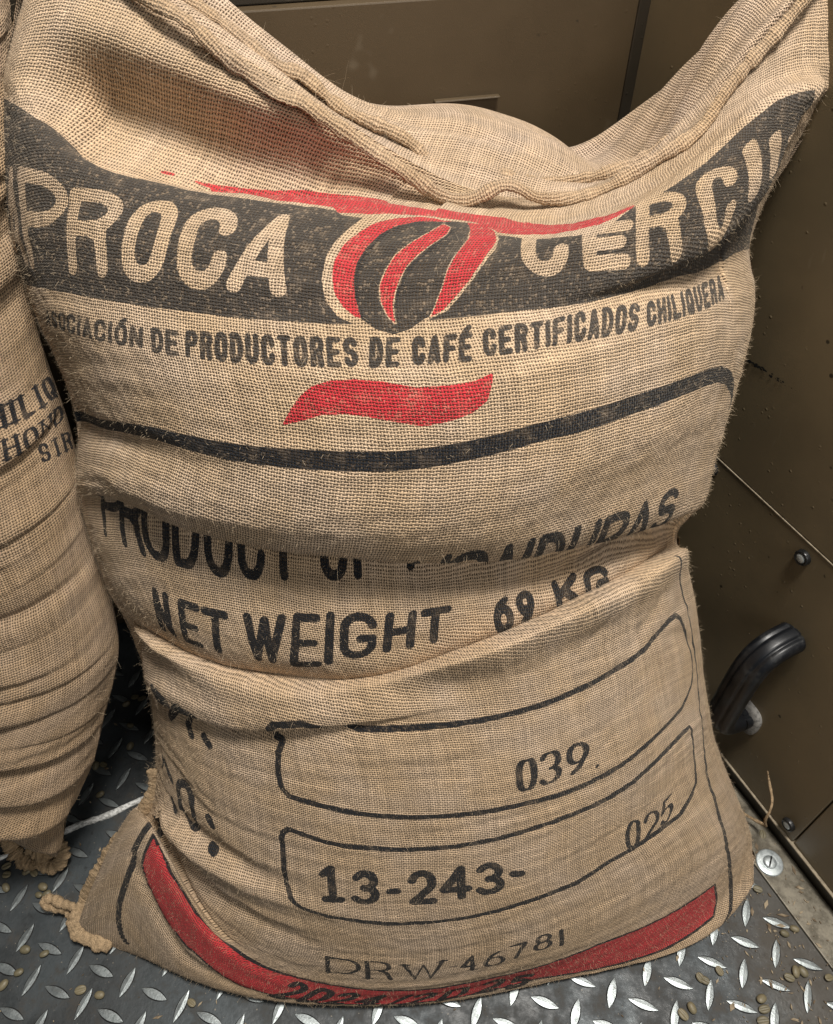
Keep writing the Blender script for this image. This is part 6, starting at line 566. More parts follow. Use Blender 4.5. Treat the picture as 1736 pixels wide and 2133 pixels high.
def jute(name, pitch=.0020, base=(.545, .398, .258), inked=False, tight=0., rope=False):
    t = NT(name); uv = t.node('ShaderNodeUVMap', uv_map='cloth').outputs[0]
    sep = t.node('ShaderNodeSeparateXYZ', {0: uv}); X, Y = sep.outputs[0], sep.outputs[1]
    wob = t.noise(uv, 210., 2.); wob2 = t.noise(t.vec(Y, X, 3.1), 210., 2.); sk = t.noise(uv, 13., 2.); sk2 = t.noise(t.vec(Y, X, 8.2), 13., 2.)
    x = t.math('ADD', t.math('DIVIDE', X, pitch), t.math('MULTIPLY_ADD', wob, .8, t.math('MULTIPLY', sk, 4.)))
    y = t.math('ADD', t.math('DIVIDE', Y, pitch), t.math('MULTIPLY_ADD', wob2, .8, t.math('MULTIPLY', sk2, 4.)))
    sx = t.math('SINE', t.math('MULTIPLY', x, math.pi)); sy = t.math('SINE', t.math('MULTIPLY', y, math.pi))
    wx = t.math('ABSOLUTE', sx); wy = t.math('ABSOLUTE', sy); par = t.math('MULTIPLY', sx, sy)
    # each thread has its own thickness and tone
    thx = t.noise(t.vec(t.math('FLOOR', x), t.math('MULTIPLY', Y, 18.), .5), .73, 2.); thy = t.noise(t.vec(t.math('MULTIPLY', X, 18.), t.math('FLOOR', y), 7.5), .73, 2.)
    hx = t.math('MULTIPLY', wx, t.math('MULTIPLY_ADD', par, .34, .66)); hy = t.math('MULTIPLY', wy, t.math('MULTIPLY_ADD', par, -.34, .66))
    h = t.math('MAXIMUM', hx, hy)
    opn = t.math('MULTIPLY_ADD', t.noise(uv, 150., 2.), .8, t.math('MULTIPLY_ADD', t.noise(uv, 8., 2.), 1.0, -.42))
    gx = t.math('ADD', wx, t.math('MULTIPLY_ADD', thx, .8, -.40)); gy = t.math('ADD', wy, t.math('MULTIPLY_ADD', thy, .8, -.40))
    lo = t.math('MULTIPLY_ADD', opn, .30, .28 - tight)
    fib = t.ss(t.math('MAXIMUM', gx, gy), lo, t.math('ADD', lo, .22))          # 0 in the gaps of the weave
    tone = t.math('ADD', t.math('MULTIPLY', thx, .5), t.math('MULTIPLY', thy, .5))
    blot = t.noise(uv, 14., 3., .6)
    shade = t.math('MULTIPLY_ADD', tone, 1.1, .45); shade = t.math('MULTIPLY', shade, t.math('MULTIPLY_ADD', blot, .30, .85))
    shade = t.math('MULTIPLY', shade, t.math('MULTIPLY_ADD', h, .75, .47))
    fine = t.noise(t.vec(t.math('MULTIPLY', X, 2600.), t.math('MULTIPLY', Y, 900.), 0.), 1., 1.)
    shade = t.math('MULTIPLY', shade, t.math('MULTIPLY_ADD', fine, .8, .60))
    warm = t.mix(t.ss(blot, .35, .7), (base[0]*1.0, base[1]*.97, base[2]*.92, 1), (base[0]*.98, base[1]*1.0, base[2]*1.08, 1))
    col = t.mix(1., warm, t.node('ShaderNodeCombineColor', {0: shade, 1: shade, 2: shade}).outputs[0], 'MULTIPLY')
    if inked:
        at = t.node('ShaderNodeAttribute', attribute_name='ink'); sp = t.node('ShaderNodeSeparateColor', {0: at.outputs[0]})
        rag = t.math('ADD', t.math('MULTIPLY_ADD', fine, .5, -.25), t.math('MULTIPLY_ADD', h, .35, -.25))
        wn = t.node('ShaderNodeTexWhiteNoise', {'Vector': t.vec(t.math('FLOOR', x), t.math('FLOOR', y), 0.)}, noise_dimensions='3D').outputs[0]
        spk = t.math('ADD', t.math('MULTIPLY', wn, .75), t.math('MULTIPLY', t.noise(uv, 900., 2.), .5))
        for ch, c, miss in ((1, (.052, .044, .038, 1), .16), (2, (.50, .034, .042, 1), .14), (0, (.007, .009, .014, 1), .08)):
            k = t.ss(t.math('ADD', sp.outputs[ch], t.math('MULTIPLY', rag, .6)), .26, .55); k = t.math('MULTIPLY', k, t.ss(t.noise(uv, 70., 3., .6), .22, .5, .80, 1.))
            k = t.math('MULTIPLY', k, t.math('MINIMUM', t.math('MULTIPLY', sp.outputs[ch], 1.6), 1.))
            k = t.math('MULTIPLY', k, t.ss(spk, 1.0 - miss*.3, .92 - miss*.3, 1 - miss*1.5, 1.))
            c2 = t.mix(1., c, t.node('ShaderNodeCombineColor', {0: t.math('MULTIPLY_ADD', shade, .6, .4), 1: t.math('MULTIPLY_ADD', shade, .6, .4), 2: t.math('MULTIPLY_ADD', shade, .6, .4)}).outputs[0], 'MULTIPLY')
            col = t.mix(k, col, c2)
    col = t.mix(t.math('SUBTRACT', 1., fib), col, (.050, .030, .015, 1))
    t.set(Base_Color=col, Roughness=.92, Specular_IOR_Level=.12)
    t.b.inputs['Sheen Weight'].default_value = .12; t.b.inputs['Sheen Roughness'].default_value = .6; t.b.inputs['Sheen Tint'].default_value = (1, .93, .8, 1)
    t.bump(t.math('MULTIPLY', t.math('ADD', h, t.math('MULTIPLY', fine, .25)), fib), .0014, .9)
    return t.m
def twine_mat(name, base):
    t = NT(name); uv = t.node('ShaderNodeUVMap', uv_map='cloth').outputs[0]; sep = t.node('ShaderNodeSeparateXYZ', {0: uv})
    a = t.math('ADD', t.math('MULTIPLY', sep.outputs[0], 760.), t.math('ADD', t.math('MULTIPLY', sep.outputs[1], 520.), t.math('MULTIPLY', t.noise(uv, 160., 3.), 9.))); tw = t.math('MULTIPLY_ADD', t.math('SINE', a), .5, .5)
    n = t.noise(t.obj(), 380., 4., .7); fb = t.noise(t.vec(t.math('MULTIPLY', sep.outputs[0], 260.), t.math('MULTIPLY', sep.outputs[1], 2200.), 0.), 1., 3., .7)
    sh = t.math('MULTIPLY', t.math('MULTIPLY_ADD', tw, .22, .75), t.math('MULTIPLY', t.math('MULTIPLY_ADD', n, .9, .55), t.math('MULTIPLY_ADD', fb, 1.0, .5)))
    t.set(Base_Color=t.mix(1., (*base, 1), t.node('ShaderNodeCombineColor', {0: sh, 1: sh, 2: sh}).outputs[0], 'MULTIPLY'), Roughness=.95, Specular_IOR_Level=.1)
    t.bump(t.math('ADD', t.math('MULTIPLY', tw, .35), t.math('ADD', t.math('MULTIPLY', n, 1.6), fb)), .0016, 1.); return t.m

# ---- cloth panels
def ink_mask(XV, V, prints, P):
    p = Press(XV, V, P)
    for r in prints:
        if r[0] == 'poly': p.poly(r[3], r[1], r[2])
        elif r[0] == 'line': p.line(r[3], r[4], r[1], r[2])
        elif r[0] == 'glyph': p.glyph(r[3], r[4], r[5], r[1], r[6], r[2])
        elif r[0] == 'soft':
            d = np.hypot(XV[None, :] - r[3][0], (V[:, None] - r[3][1])); p.m['black'] = np.maximum(p.m['black'], r[2] * np.exp(-(d / r[4])**2).astype(np.float32))
    return np.stack([p.m['black'], p.m['grey'], p.m['red'], np.ones_like(p.m['red'])], -1)
def cloth_uv(B, width, anchor):
    """thread coordinates in metres: along the weft (each row's own length) and up the warp"""
    d = np.concatenate([np.zeros((1, B.shape[1])), np.cumsum(np.linalg.norm(np.diff(B, axis=0), axis=-1), 0)]); d -= d[anchor]
    a = np.concatenate([np.zeros((B.shape[0], 1)), np.cumsum(np.linalg.norm(np.diff(B, axis=1), axis=-1), 1)], 1); a = a / a[:, -1:] - .5
    return np.stack([a * width, d], -1)

U = np.linspace(0, 1, 761); V = np.linspace(0, VROW[-1], 1061)
XU = np.interp(U, np.linspace(0, 1, 41), XARC)
front_base = patch(NET, VROW, U, V); front = apply_folds(front_base, U, V, FOLDS)
front[..., 2] = np.maximum(front[..., 2], .0025)
M_front = jute('printed jute cloth', inked=True); M_back = jute('plain jute cloth', base=(.54, .40, .275)); M_hem = jute('folded jute hem', pitch=.0019, base=(.45, .32, .20), tight=.3)
M_left = jute('shaded jute cloth', inked=True, base=(.38, .268, .166)); M_rope = twine_mat('jute rope', (.56, .40, .24)); M_fuzz = NT('loose jute fibre')  # left sack's cloth: its shade is put into the darker base colour
M_fuzz.set(Base_Color=(.55, .43, .29, 1), Roughness=.9); M_fuzz = M_fuzz.m

sack = tag(empty('coffee_sack', (0, .3, 0)), 'full jute coffee sack printed PROCA in grey band with red bean emblem, standing in front', 'sack', 'jute coffee sacks')
mesh('front_panel', front.reshape(-1, 3), grid_faces(*front.shape[:2]), M_front, sack, uv=cloth_uv(front_base, .68, 700).reshape(-1, 2), ink=ink_mask(XU, V, PRINTS, front_base).reshape(-1, 4))
Ub = np.linspace(0, 1, 241); Vb = np.linspace(0, VBACK[-1], 361); bb = patch(BACK, VBACK, Ub, Vb); bf = apply_folds(bb, Ub, Vb, [], seed=11, ripple=.0016)
mesh('back_panel', bf.reshape(-1, 3), grid_faces(*bf.shape[:2])[:, ::-1].copy(), M_back, sack, uv=cloth_uv(bb, .68, 300).reshape(-1, 2))

def path(pts, n, it=2):
    pts = np.asarray(pts, float); l = np.concatenate([[0], np.cumsum(np.linalg.norm(np.diff(pts, axis=0), axis=1))]); q = np.linspace(0, l[-1], n)
    P = spline_w(l, q) @ pts
    for _ in range(it): P[1:-1] = .25*P[:-2] + .5*P[1:-1] + .25*P[2:]
    return P, q
def tube(name, pts, rw, rt, mat, parent, up=(0, -.5, .85), n=220, nc=18, rough=.12, seed=1, taper=(1, 1), power=1., sway=0., flute=0.):
    """a rope, a hem or a bar along a path: rw half-width across, rt half-thickness along `up`"""
    P, q = path(pts, n); T = np.gradient(P, axis=0); T /= np.linalg.norm(T, axis=1, keepdims=True)
    A = np.cross(T, np.asarray(up, float)); A /= np.linalg.norm(A, axis=1, keepdims=True); B = np.cross(A, T)
    if sway:
        rs_ = np.random.default_rng(seed + 100); w_ = sway*sum(rs_.normal(0, .7)*np.sin(q*f + rs_.uniform(0, 6)) for f in (14, 27, 46, 83, 140)); A, B = A*np.cos(w_)[:, None] + B*np.sin(w_)[:, None], B*np.cos(w_)[:, None] - A*np.sin(w_)[:, None]
    th = np.linspace(0, 2*np.pi, nc, endpoint=False); rng = np.random.default_rng(seed)
    k = 1 + rough * np.convolve(rng.normal(0, 1, n + 8), np.ones(9)/9*2.2, 'valid')[:n]
    e = np.minimum(1, np.minimum((np.arange(n) + 1) / 6, (n - np.arange(n)) / 6))**.5 * np.linspace(taper[0], taper[1], n)
    ct = np.sign(np.cos(th))*np.abs(np.cos(th))**power; st = np.sign(np.sin(th))*np.abs(np.sin(th))**power
    fl = 1 - flute*(np.exp(-((th - 1.16)/.13)**2) + np.exp(-((th - 1.98)/.13)**2)); ct = ct*fl; st = st*fl
    S = P[:, None] + A[:, None]*(rw*ct)[None, :, None]*(k*e)[:, None, None] + B[:, None]*(rt*st)[None, :, None]*(k*e)[:, None, None]
    f = np.concatenate([grid_faces(n, nc, True)]); uv = np.stack(np.broadcast_arrays(q[:, None], (th / 6.283 * (rw + rt) * 3.1)[None, :]), -1)
    return mesh(name, S.reshape(-1, 3), f, mat, parent, uv=uv.reshape(-1, 2))
def wavy(pts, amp, n, seed, d=(0, -.3, 1)):
    P, q = path(pts, n); rng = np.random.default_rng(seed); o = sum(rng.normal(0, 1)*np.sin(q*f + rng.uniform(0, 6)) for f in (18, 31, 52, 77)) * amp / 2
    return P + o[:, None]*np.array(d)
hem_f = wavy(HEM_FRONT, .0034, 260, 2, (.2, -.5, .8)); hem_b = wavy(HEM_BACK, .0036, 260, 5, (.2, -.2, 1))
tube('top_seam', hem_f, .0046, .0022, M_hem, sack, n=700, rough=.16, seed=4, up=(.1, -.75, .6), sway=.22)
tube('top_seam', hem_b, .0044, .0022, M_hem, sack, n=700, rough=.18, seed=6, up=(.1, -.6, .7), sway=.28)
tube('side_seam', SIDE_ROPE, .0090, .0040, M_rope, sack, n=400, rough=.16, seed=8, taper=(.6, 1.1))
tube('corner_tie', CORNER_LOOP, .0046, .0040, M_rope, sack, n=300, rough=.2, seed=9, sway=.5)
tube('loose_thread', THREAD, .0014, .0014, M_rope, sack, n=120, nc=8, rough=.2, seed=3, taper=(1.6, .8))

# ---- left sack
uL = np.linspace(.30, 1, 461); vL = np.linspace(0, VLEFT[-1], 961); left_base = patch(LEFT, VLEFT, uL, vL)
nL, tL = frame(left_base)
rp = np.random.default_rng(5); PLEATS = []; v_ = .02
while v_ < VLEFT[-1] - .02:
    sl = rp.normal(.0, .035); cu = rp.normal(0, .03); cc = rp.uniform(.3, 1.1); su = np.linspace(.30, 1, 7); ph = rp.uniform(0, 6.28)
    st = np.clip(.55 + .45*np.sin(su*rp.uniform(5, 11) + ph), .05, 1) * rp.uniform(.4, 1.15) * (1 if v_ < .64 else .45) * (.5 if abs(v_ - .505) < .03 else 1); st[-1] *= .25
    hh = rp.uniform(.007, .0150); kind = 'over' if rp.random() < .7 else 'ridge'
    PLEATS.append((kind, [(float(a), float(v_ + sl*(a - .7) + cu*(a - .7)**2), float(b)) for a, b in zip(su, st)], (hh, rp.uniform(.010, .022), hh*rp.uniform(.8, 1.3), rp.uniform(.007, .013), .0030, rp.uniform(.003, .005)) if kind == 'over' else (-hh*rp.uniform(.5, .9), rp.uniform(.003, .006))))
    v_ += rp.uniform(.010, .034)
cz = apply_folds(left_base, uL, vL, PLEATS, seed=9, ripple=.0005); cz[..., 2] = np.maximum(cz[..., 2], .003)
XL = np.concatenate([[0], np.cumsum(np.linalg.norm(np.diff(left_base[480], axis=0), axis=1))]) - .0
left = tag(empty('coffee_sack', (-.55, .4, 0)), 'wrinkled jute sack leaning at the left edge, lettered HON, with a knotted bottom corner', 'sack', 'jute coffee sacks')
XLp = np.interp(uL, LEFT_U, LEFT_X)
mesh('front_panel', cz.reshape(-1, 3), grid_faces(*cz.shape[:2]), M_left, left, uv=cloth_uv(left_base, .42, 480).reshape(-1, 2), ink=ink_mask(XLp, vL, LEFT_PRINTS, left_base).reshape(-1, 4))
# its back: the same outline, bulging the other way
bkL = left_base[::8, ::8]; ax_ = LEFT[:, 0], LEFT[:, -1]
Ws = spline_w(VLEFT, vL[::8]); l0, r0 = Ws @ ax_[0], Ws @ ax_[1]; tt = ((1 - np.cos(np.pi*uL[::8])) / 2)[None, :, None]
ch_ = l0[:, None] + (r0 - l0)[:, None]*tt; bkL = ch_ - .22*(bkL - ch_); bkL[..., 1] = np.minimum(bkL[..., 1], .778 + .227*(bkL[..., 0] - .2) - .012); bkL[..., 2] = np.maximum(bkL[..., 2], .003)
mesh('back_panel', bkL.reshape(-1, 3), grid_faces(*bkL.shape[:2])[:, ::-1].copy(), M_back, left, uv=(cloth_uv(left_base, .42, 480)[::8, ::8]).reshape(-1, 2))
tube('corner_knot', KNOT, .0070, .0055, M_rope, left, n=400, rough=.22, seed=12, sway=.5)
tube('bottom_seam', KNOT_EDGE, .0080, .0055, M_rope, left, n=300, rough=.22, seed=13, sway=.5)

# ---- loose fibres standing off the cloth
def fuzz(name, S, count, seed, parent, lo=.0012, hi=.0045, wid=.00007, weight=None, extra=None, curl=.55):
    rng = np.random.default_rng(seed); nv, nu = S.shape[:2]; N, _ = frame(S)
    du = np.linalg.norm(np.gradient(S, axis=1), axis=-1)*np.linalg.norm(np.gradient(S, axis=0), axis=-1); wgt = du if weight is None else du*weight
    c = np.cumsum(wgt.ravel()); idx = np.searchsorted(c, rng.uniform(0, c[-1], count)); b = S.reshape(-1, 3)[idx]; n = N.reshape(-1, 3)[idx]
    if extra is not None: b = np.concatenate([b, extra[0]]); n = np.concatenate([n, extra[1]])
    m = len(b); tn = rng.normal(0, 1, (m, 3)); d = n*rng.uniform(.15, 1.0, (m, 1)) + tn*.55; d /= np.linalg.norm(d, axis=1, keepdims=True)
    L = rng.gamma(2.2, .5, (m, 1)) * (hi - lo) / 1.6 + lo; curl = rng.normal(0, curl, (m, 3))
    side = np.cross(d, rng.normal(0, 1, (m, 3))); side /= np.linalg.norm(side, axis=1, keepdims=True)
    pts = [b - n*.0003, b + d*L*.35 + curl*L*.06, b + d*L*.7 + curl*L*.22, b + d*L + curl*L*.45]; ws = [1, .9, .75, .35]
    v = np.stack([p + sgn*side*wid*k for p, k in zip(pts, ws) for sgn in (-1, 1)], 1).reshape(-1, 3)
    f = np.array([[0, 1, 3, 2], [2, 3, 5, 4], [4, 5, 7, 6]])[None] + (np.arange(m)*8)[:, None, None]
    return tag(mesh(name, v, f.reshape(-1, 4), M_fuzz, parent), kind='stuff')
edge_w = 1 + 2.5*np.exp(-np.minimum(U, 1 - U) / .06)[None, :] * np.ones((len(V), 1))
rng = np.random.default_rng(21)
hp, _ = path(HEM_FRONT, 300); hq, _ = path(HEM_BACK, 300); hs, _ = path(SIDE_ROPE, 60); hl, _ = path(CORNER_LOOP, 40)
hx = np.concatenate([hp[rng.integers(0, 300, 700)], hq[rng.integers(0, 300, 900)], hs[rng.integers(0, 60, 1600)], hl[rng.integers(0, 40, 700)]]); hn = rng.normal(0, 1, hx.shape); hn[:, 2] = np.abs(hn[:, 2]); hn /= np.linalg.norm(hn, axis=1, keepdims=True)
fuzz('fuzz', front, 55000, 7, sack, lo=.0008, hi=.0032, wid=.00006, weight=edge_w, extra=(hx + hn*.0045, hn))
fuzz('fuzz', front, 320, 27, sack, lo=.003, hi=.008, wid=.00006, curl=1.3)
hx2 = np.concatenate([hem_f[rng.integers(0, 260, 900)], hem_b[rng.integers(0, 260, 1200)]]); hn2 = rng.normal(0, 1, hx2.shape); hn2[:, 2] = np.abs(hn2[:, 2]); hn2 /= np.linalg.norm(hn2, axis=1, keepdims=True)
fuzz('fuzz', front[::4, ::4], 10, 31, sack, lo=.003, hi=.009, wid=.00006, extra=(hx2 + hn2*.003, hn2), curl=1.2)
fuzz('fuzz', bf, 8000, 17, sack)
hk, _ = path(KNOT, 60); hk2, _ = path(KNOT_EDGE, 40); hx3 = np.concatenate([hk[rng.integers(0, 60, 700)], hk2[rng.integers(0, 40, 600)]]); hn3 = rng.normal(0, 1, hx3.shape); hn3[:, 2] = np.abs(hn3[:, 2]); hn3 /= np.linalg.norm(hn3, axis=1, keepdims=True)
fuzz('fuzz', cz, 7000, 8, left, extra=(hx3 + hn3*.006, hn3))
# ---------------------------------------------------------------- the van's floor, walls and fittings
def steel(name, lo, hi, metal=0., rough=(.35, .6), scale=30., bumpd=.0004, grime=None):
    t = NT(name); o = t.obj(); a = t.noise(o, scale, 5., .62); b = t.noise(o, scale*9, 3., .6)
    col = t.mix(t.ss(t.math('MULTIPLY_ADD', b, .3, a), .42, .85), (*lo, 1), (*hi, 1))
    if grime:
        g = t.ss(t.noise(o, 55., 5., .7), .50, .66); col = t.mix(t.math('MULTIPLY', g, .75), col, (*grime, 1))
        sp = t.ss(t.noise(o, 420., 2., .6), .66, .74); col = t.mix(t.math('MULTIPLY', sp, .6), col, (.30, .24, .17, 1))
    t.set(Base_Color=col, Metallic=metal, Roughness=t.ss(a, .3, .7, *rough)); t.bump(t.math('MULTIPLY_ADD', b, .5, a), bumpd, .7); return t.m
def plate_mat():
    t = NT('worn steel floor plate'); o = t.obj(); a = t.noise(o, 11., 5., .62); b = t.noise(o, 180., 3., .65); c = t.noise(o, 38., 4., .7)
    col = t.mix(t.ss(a, .38, .64), (.022, .025, .026, 1), (.058, .068, .073, 1)); col = t.mix(t.math('MULTIPLY', t.ss(c, .50, .70), .55), col, (.055, .046, .035, 1))
    px = t.node('ShaderNodeSeparateXYZ', {0: o}); dust = t.ss(t.math('ADD', px.outputs[0], t.math('MULTIPLY', c, .12)), .36, .46)
    col = t.mix(t.math('MULTIPLY', dust, .55), col, (.075, .060, .042, 1))
    dark = t.ss(b, .60, .72); col = t.mix(t.math('MULTIPLY', dark, .55), col, (.014, .013, .012, 1))
    lightspk = t.ss(t.noise(o, 330., 1., .5), .72, .78); col = t.mix(t.math('MULTIPLY', lightspk, .55), col, (.28, .24, .18, 1))
    t.set(Base_Color=col, Metallic=t.ss(a, .45, .62, .05, .40), Roughness=t.ss(c, .35, .65, .42, .72)); t.bump(t.math('MULTIPLY_ADD', b, .6, c), .0006, .8); return t.m
def lug_mat():
    t = NT('bright worn lug tops'); o = t.obj(); a = t.noise(o, 90., 4., .65); b = t.noise(o, 500., 2., .6)
    g = t.ss(a, .60, .70); col = t.mix(t.math('MULTIPLY', g, .75), (.27, .30, .305, 1), (.085, .11, .105, 1)); col = t.mix(t.math('MULTIPLY', b, .35), col, (.35, .36, .35, 1))
    t.set(Base_Color=col, Metallic=.85, Roughness=t.ss(a, .3, .7, .34, .52)); t.bump(b, .0003, .5); return t.m
M_plate = plate_mat(); M_lug = lug_mat()
# floor sheet with raised lens-shaped lugs (one mesh, as rolled)
va = .0444*np.array([.9023, .4312]); vb_ = .0449*np.array([.4486, -.8937]); o0 = np.array([.3515, .2271])
verts, faces, mi = [], [], []
def quad(pts, m):
    k = len(verts); verts.extend(pts); faces.append(list(range(k, k + len(pts)))); mi.append(m)
wA, wB = np.array([-.4767, .3118]), np.array([-.3248, .3814]); wd = (wB - wA) / np.linalg.norm(wB - wA); wn = np.array([-wd[1], wd[0]])
jl = wA - wd*1.2; jr = wA + wd*1.35
quad([(*(jl), 0), (*(jl - wn*1.6), 0), (*(jr - wn*1.6), 0), (*(jr), 0)], 0)
quad([(*(jl + wn*.004), -.003), (*(jl), -.003), (*jr, -.003), (*(jr + wn*.004), -.003)], 0)
quad([(*(jl + wn*.9), -.003), (*(jl + wn*.004), -.003), (*(jr + wn*.004), -.003), (*(jr + wn*.9), -.003)], 0)
quad([(*jl, -.003), (*jl, 0), (*jr, 0), (*jr, -.003)], 0)
rngl = random.Random(4)
def lug(c, ang, z):
    L, W, hgt = .0150*rngl.uniform(.96, 1.04), .0044*rngl.uniform(.9, 1.08), .0014; n = 9; e = np.array([math.cos(ang), math.sin(ang)]); f = np.array([-e[1], e[0]])
    k = len(verts); xs = np.linspace(-1, 1, n)
    for x in xs:
        hw = W*(1 - x*x); zt = hgt*(1 - .25*x*x)
        for s, zz in ((-1.12, 0), (-.86, zt*.8), (0, zt), (.86, zt*.8), (1.12, 0)):
            p = c + e*L*x*(1.0 if abs(s) < 1 else 1.03) + f*hw*s + (f*.0002*s); verts.append((p[0], p[1], z + .0001 + zz))
    for i in range(n - 1):
        for j in range(4):
            faces.append([k + i*5 + j, k + (i+1)*5 + j, k + (i+1)*5 + j + 1, k + i*5 + j + 1]); mi.append(1 if j in (1, 2) else 2)
angA = math.atan2(-.0105, .0280); angB = angA + math.pi/2
for i in range(-24, 6):
    for j in range(-14, 10):
        for q, ang in ((0, angA), (.5, angB)):
            c = o0 + va*(i + q) + vb_*(j + q); side = (c - wA) @ wn
            if abs(side) < .012: continue
            if (c - np.array([.454, .252])) @ np.array([-.90034895, -.43516866]) < .050: continue
            if side > .55 or c[1] < -.35: continue
            lug(c, ang, 0 if side < 0 else -.003)
M_rim = steel('dark lug sides', (.02, .02, .02), (.06, .06, .06), .5)
floor = tag(mesh('floor', verts, faces, None, smooth=False, mats=[M_plate, M_lug, M_rim], midx=mi), kind='structure')
t = NT('pale worn joint bead'); n_ = t.noise(t.obj(), 300., 3.); t.set(Base_Color=t.mix(t.ss(n_, .35, .62), (.45, .45, .43, 1), (.85, .85, .82, 1)), Roughness=.5); t.bump(n_, .0015, 1.); M_bead = t.m
pb = [(*(wA + wd*k + wn*.002 + wn*.0012*math.sin(k*90)), .0005) for k in np.linspace(-.5, .9, 120)]
tube('joint_bead', pb, .0034, .0030, M_bead, floor, up=(0, 0, 1), n=500, nc=10, rough=.3, seed=31)

# powder-coated panel on the right
P0 = np.array([.454, .252]); E_ = np.array([-.43516866, .90034895]); N_ = np.array([-.90034895, -.43516866])
def pp(s_, off, z): q = P0 + E_*s_ + N_*off; return (q[0], q[1], z)
def pbox(s0, s1, o0_, o1, z0, z1):
    v = [pp(a, b, c) for c in (z0, z1) for a, b in ((s0, o0_), (s1, o0_), (s1, o1), (s0, o1))]
    return v, [[0, 1, 2, 3], [7, 6, 5, 4], [0, 4, 5, 1], [1, 5, 6, 2], [2, 6, 7, 3], [3, 7, 4, 0]]
def bevel(o, wdt=.001, seg=2):
    m = o.modifiers.new('bevel', 'BEVEL'); m.width = wdt; m.segments = seg; m.limit_method = 'ANGLE'; return o
def paint(name, base, spec_scale=420., drops=True):
    t = NT(name); o = t.obj(); a = t.noise(o, 6., 4., .6); f = t.noise(o, 1500., 2., .6); v = t.node('ShaderNodeTexVoronoi', {'Vector': o, 'Scale': 115.}); 
    pim = t.ss(v.outputs['Distance'], .20, .05); rare = t.ss(t.noise(o, 34., 2.), .50, .60); pim = t.math('MULTIPLY', pim, rare)
    col = t.mix(t.ss(a, .3, .7), (base[0]*.86, base[1]*.86, base[2]*.88, 1), (base[0]*1.14, base[1]*1.12, base[2]*1.1, 1))
    v2 = t.node('ShaderNodeTexVoronoi', {'Vector': o, 'Scale': 52.}); rare2 = t.ss(t.noise(o, 60., 1.), .60, .66); dot = t.math('MULTIPLY', t.ss(v2.outputs['Distance'], .13, .08), rare2)
    col = t.mix(t.math('MULTIPLY', dot, .85), col, (.006, .006, .005, 1))
    scr = t.ss(t.noise(t.vec(t.math('MULTIPLY', t.node('ShaderNodeSeparateXYZ', {0: o}).outputs[2], 14.), t.math('MULTIPLY', t.node('ShaderNodeSeparateXYZ', {0: o}).outputs[1], 60.), 0.), 1., 3., .7), .64, .72)
    col = t.mix(t.math('MULTIPLY', scr, .22), col, (.26, .22, .16, 1))
    t.set(Base_Color=col, Roughness=t.ss(a, .3, .7, .36, .50), Specular_IOR_Level=.45)
    t.bump(t.math('ADD', t.math('MULTIPLY', f, .35), t.math('MULTIPLY', pim, 1.4 if drops else .3)), .0005, .8); return t.m
M_panel = paint('olive brown enamel', (.175, .136, .078)); M_wall = paint('dark brown enamel', (.066, .046, .024), drops=False); M_dark = paint('dark recess and corner shade', (.026, .021, .014))
M_edge = steel('rubbed paint edge', (.16, .125, .08), (.36, .30, .21), .1, (.5, .7), 160.); M_alu = steel('dusty aluminium strip', (.095, .084, .062), (.24, .215, .165), .3, (.35, .6), 45., .0003, (.085, .072, .05))
M_zinc = steel('zinc plated steel', (.36, .40, .41), (.58, .62, .62), .6, (.35, .55), 120.); M_bolt = steel('black bolt head', (.012, .012, .012), (.03, .03, .03), .3, (.25, .4), 90.)
panel = tag(empty('metal_panel', pp(.25, 0, 0)), 'olive brown enamelled metal panel with black grab handle beside the sack', 'panel')
def part(name, v, f, m, par, bw=.0012): return bevel(mesh(name, v, f, m, par, smooth=False), bw)
part('upper_sheet', *pbox(-.9, .583, -.02, 0, .3905, 1.35), M_panel, panel)
part('lower_sheet', *pbox(.0762, .583, -.02, 0, .0325, .3875), M_panel, panel)
part('lower_sheet', *pbox(-.9, .0748, -.02, -.0008, .0325, .3875), M_panel, panel)
part('edge_trim', *pbox(-.9, .583, -.015, .0006, .3882, .3898), M_edge, panel, .0003)
part('bottom_lip', *pbox(-.9, .583, -.015, .0022, .0290, .0318), M_edge, panel, .0008)
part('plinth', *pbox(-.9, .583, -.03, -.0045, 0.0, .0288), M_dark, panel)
def disc(prof, n=28):
    """profile (radius, height) turned about the axis"""
    th = np.linspace(0, 2*np.pi, n, endpoint=False); v = [(r*math.cos(a), r*math.sin(a), h) for r, h in prof for a in th]; f = [list(q) for q in grid_faces(len(prof), n, True)]
    k = len(v); v.append((0, 0, prof[-1][1])); m = (len(prof) - 1)*n; f += [[m + j, m + (j+1) % n, k] for j in range(n)]; return np.array(v), f
def on_panel(v, s_, z, off=0):
    c = np.array(pp(s_, off, z)); ax = np.array([*E_, 0]); up = np.array([0, 0, 1.]); nn = np.array([*N_, 0]); return c + v[:, :1]*ax + v[:, 1:2]*up + v[:, 2:]*nn
for s_, z in ((.226, .3719), (.3529, .3742), (.090, .0533)):
    v, f = disc([(.0078, 0), (.0078, .0035), (.0070, .0048), (.0058, .0050), (.0052, .0036)]); b = mesh('bolt', on_panel(v, s_, z), f, M_bolt, panel)
    v, f = disc([(.0051, .0030), (.0047, .0046), (.003, .0052)]); mesh('bolt_core', on_panel(v, s_, z), f, M_zinc, b)
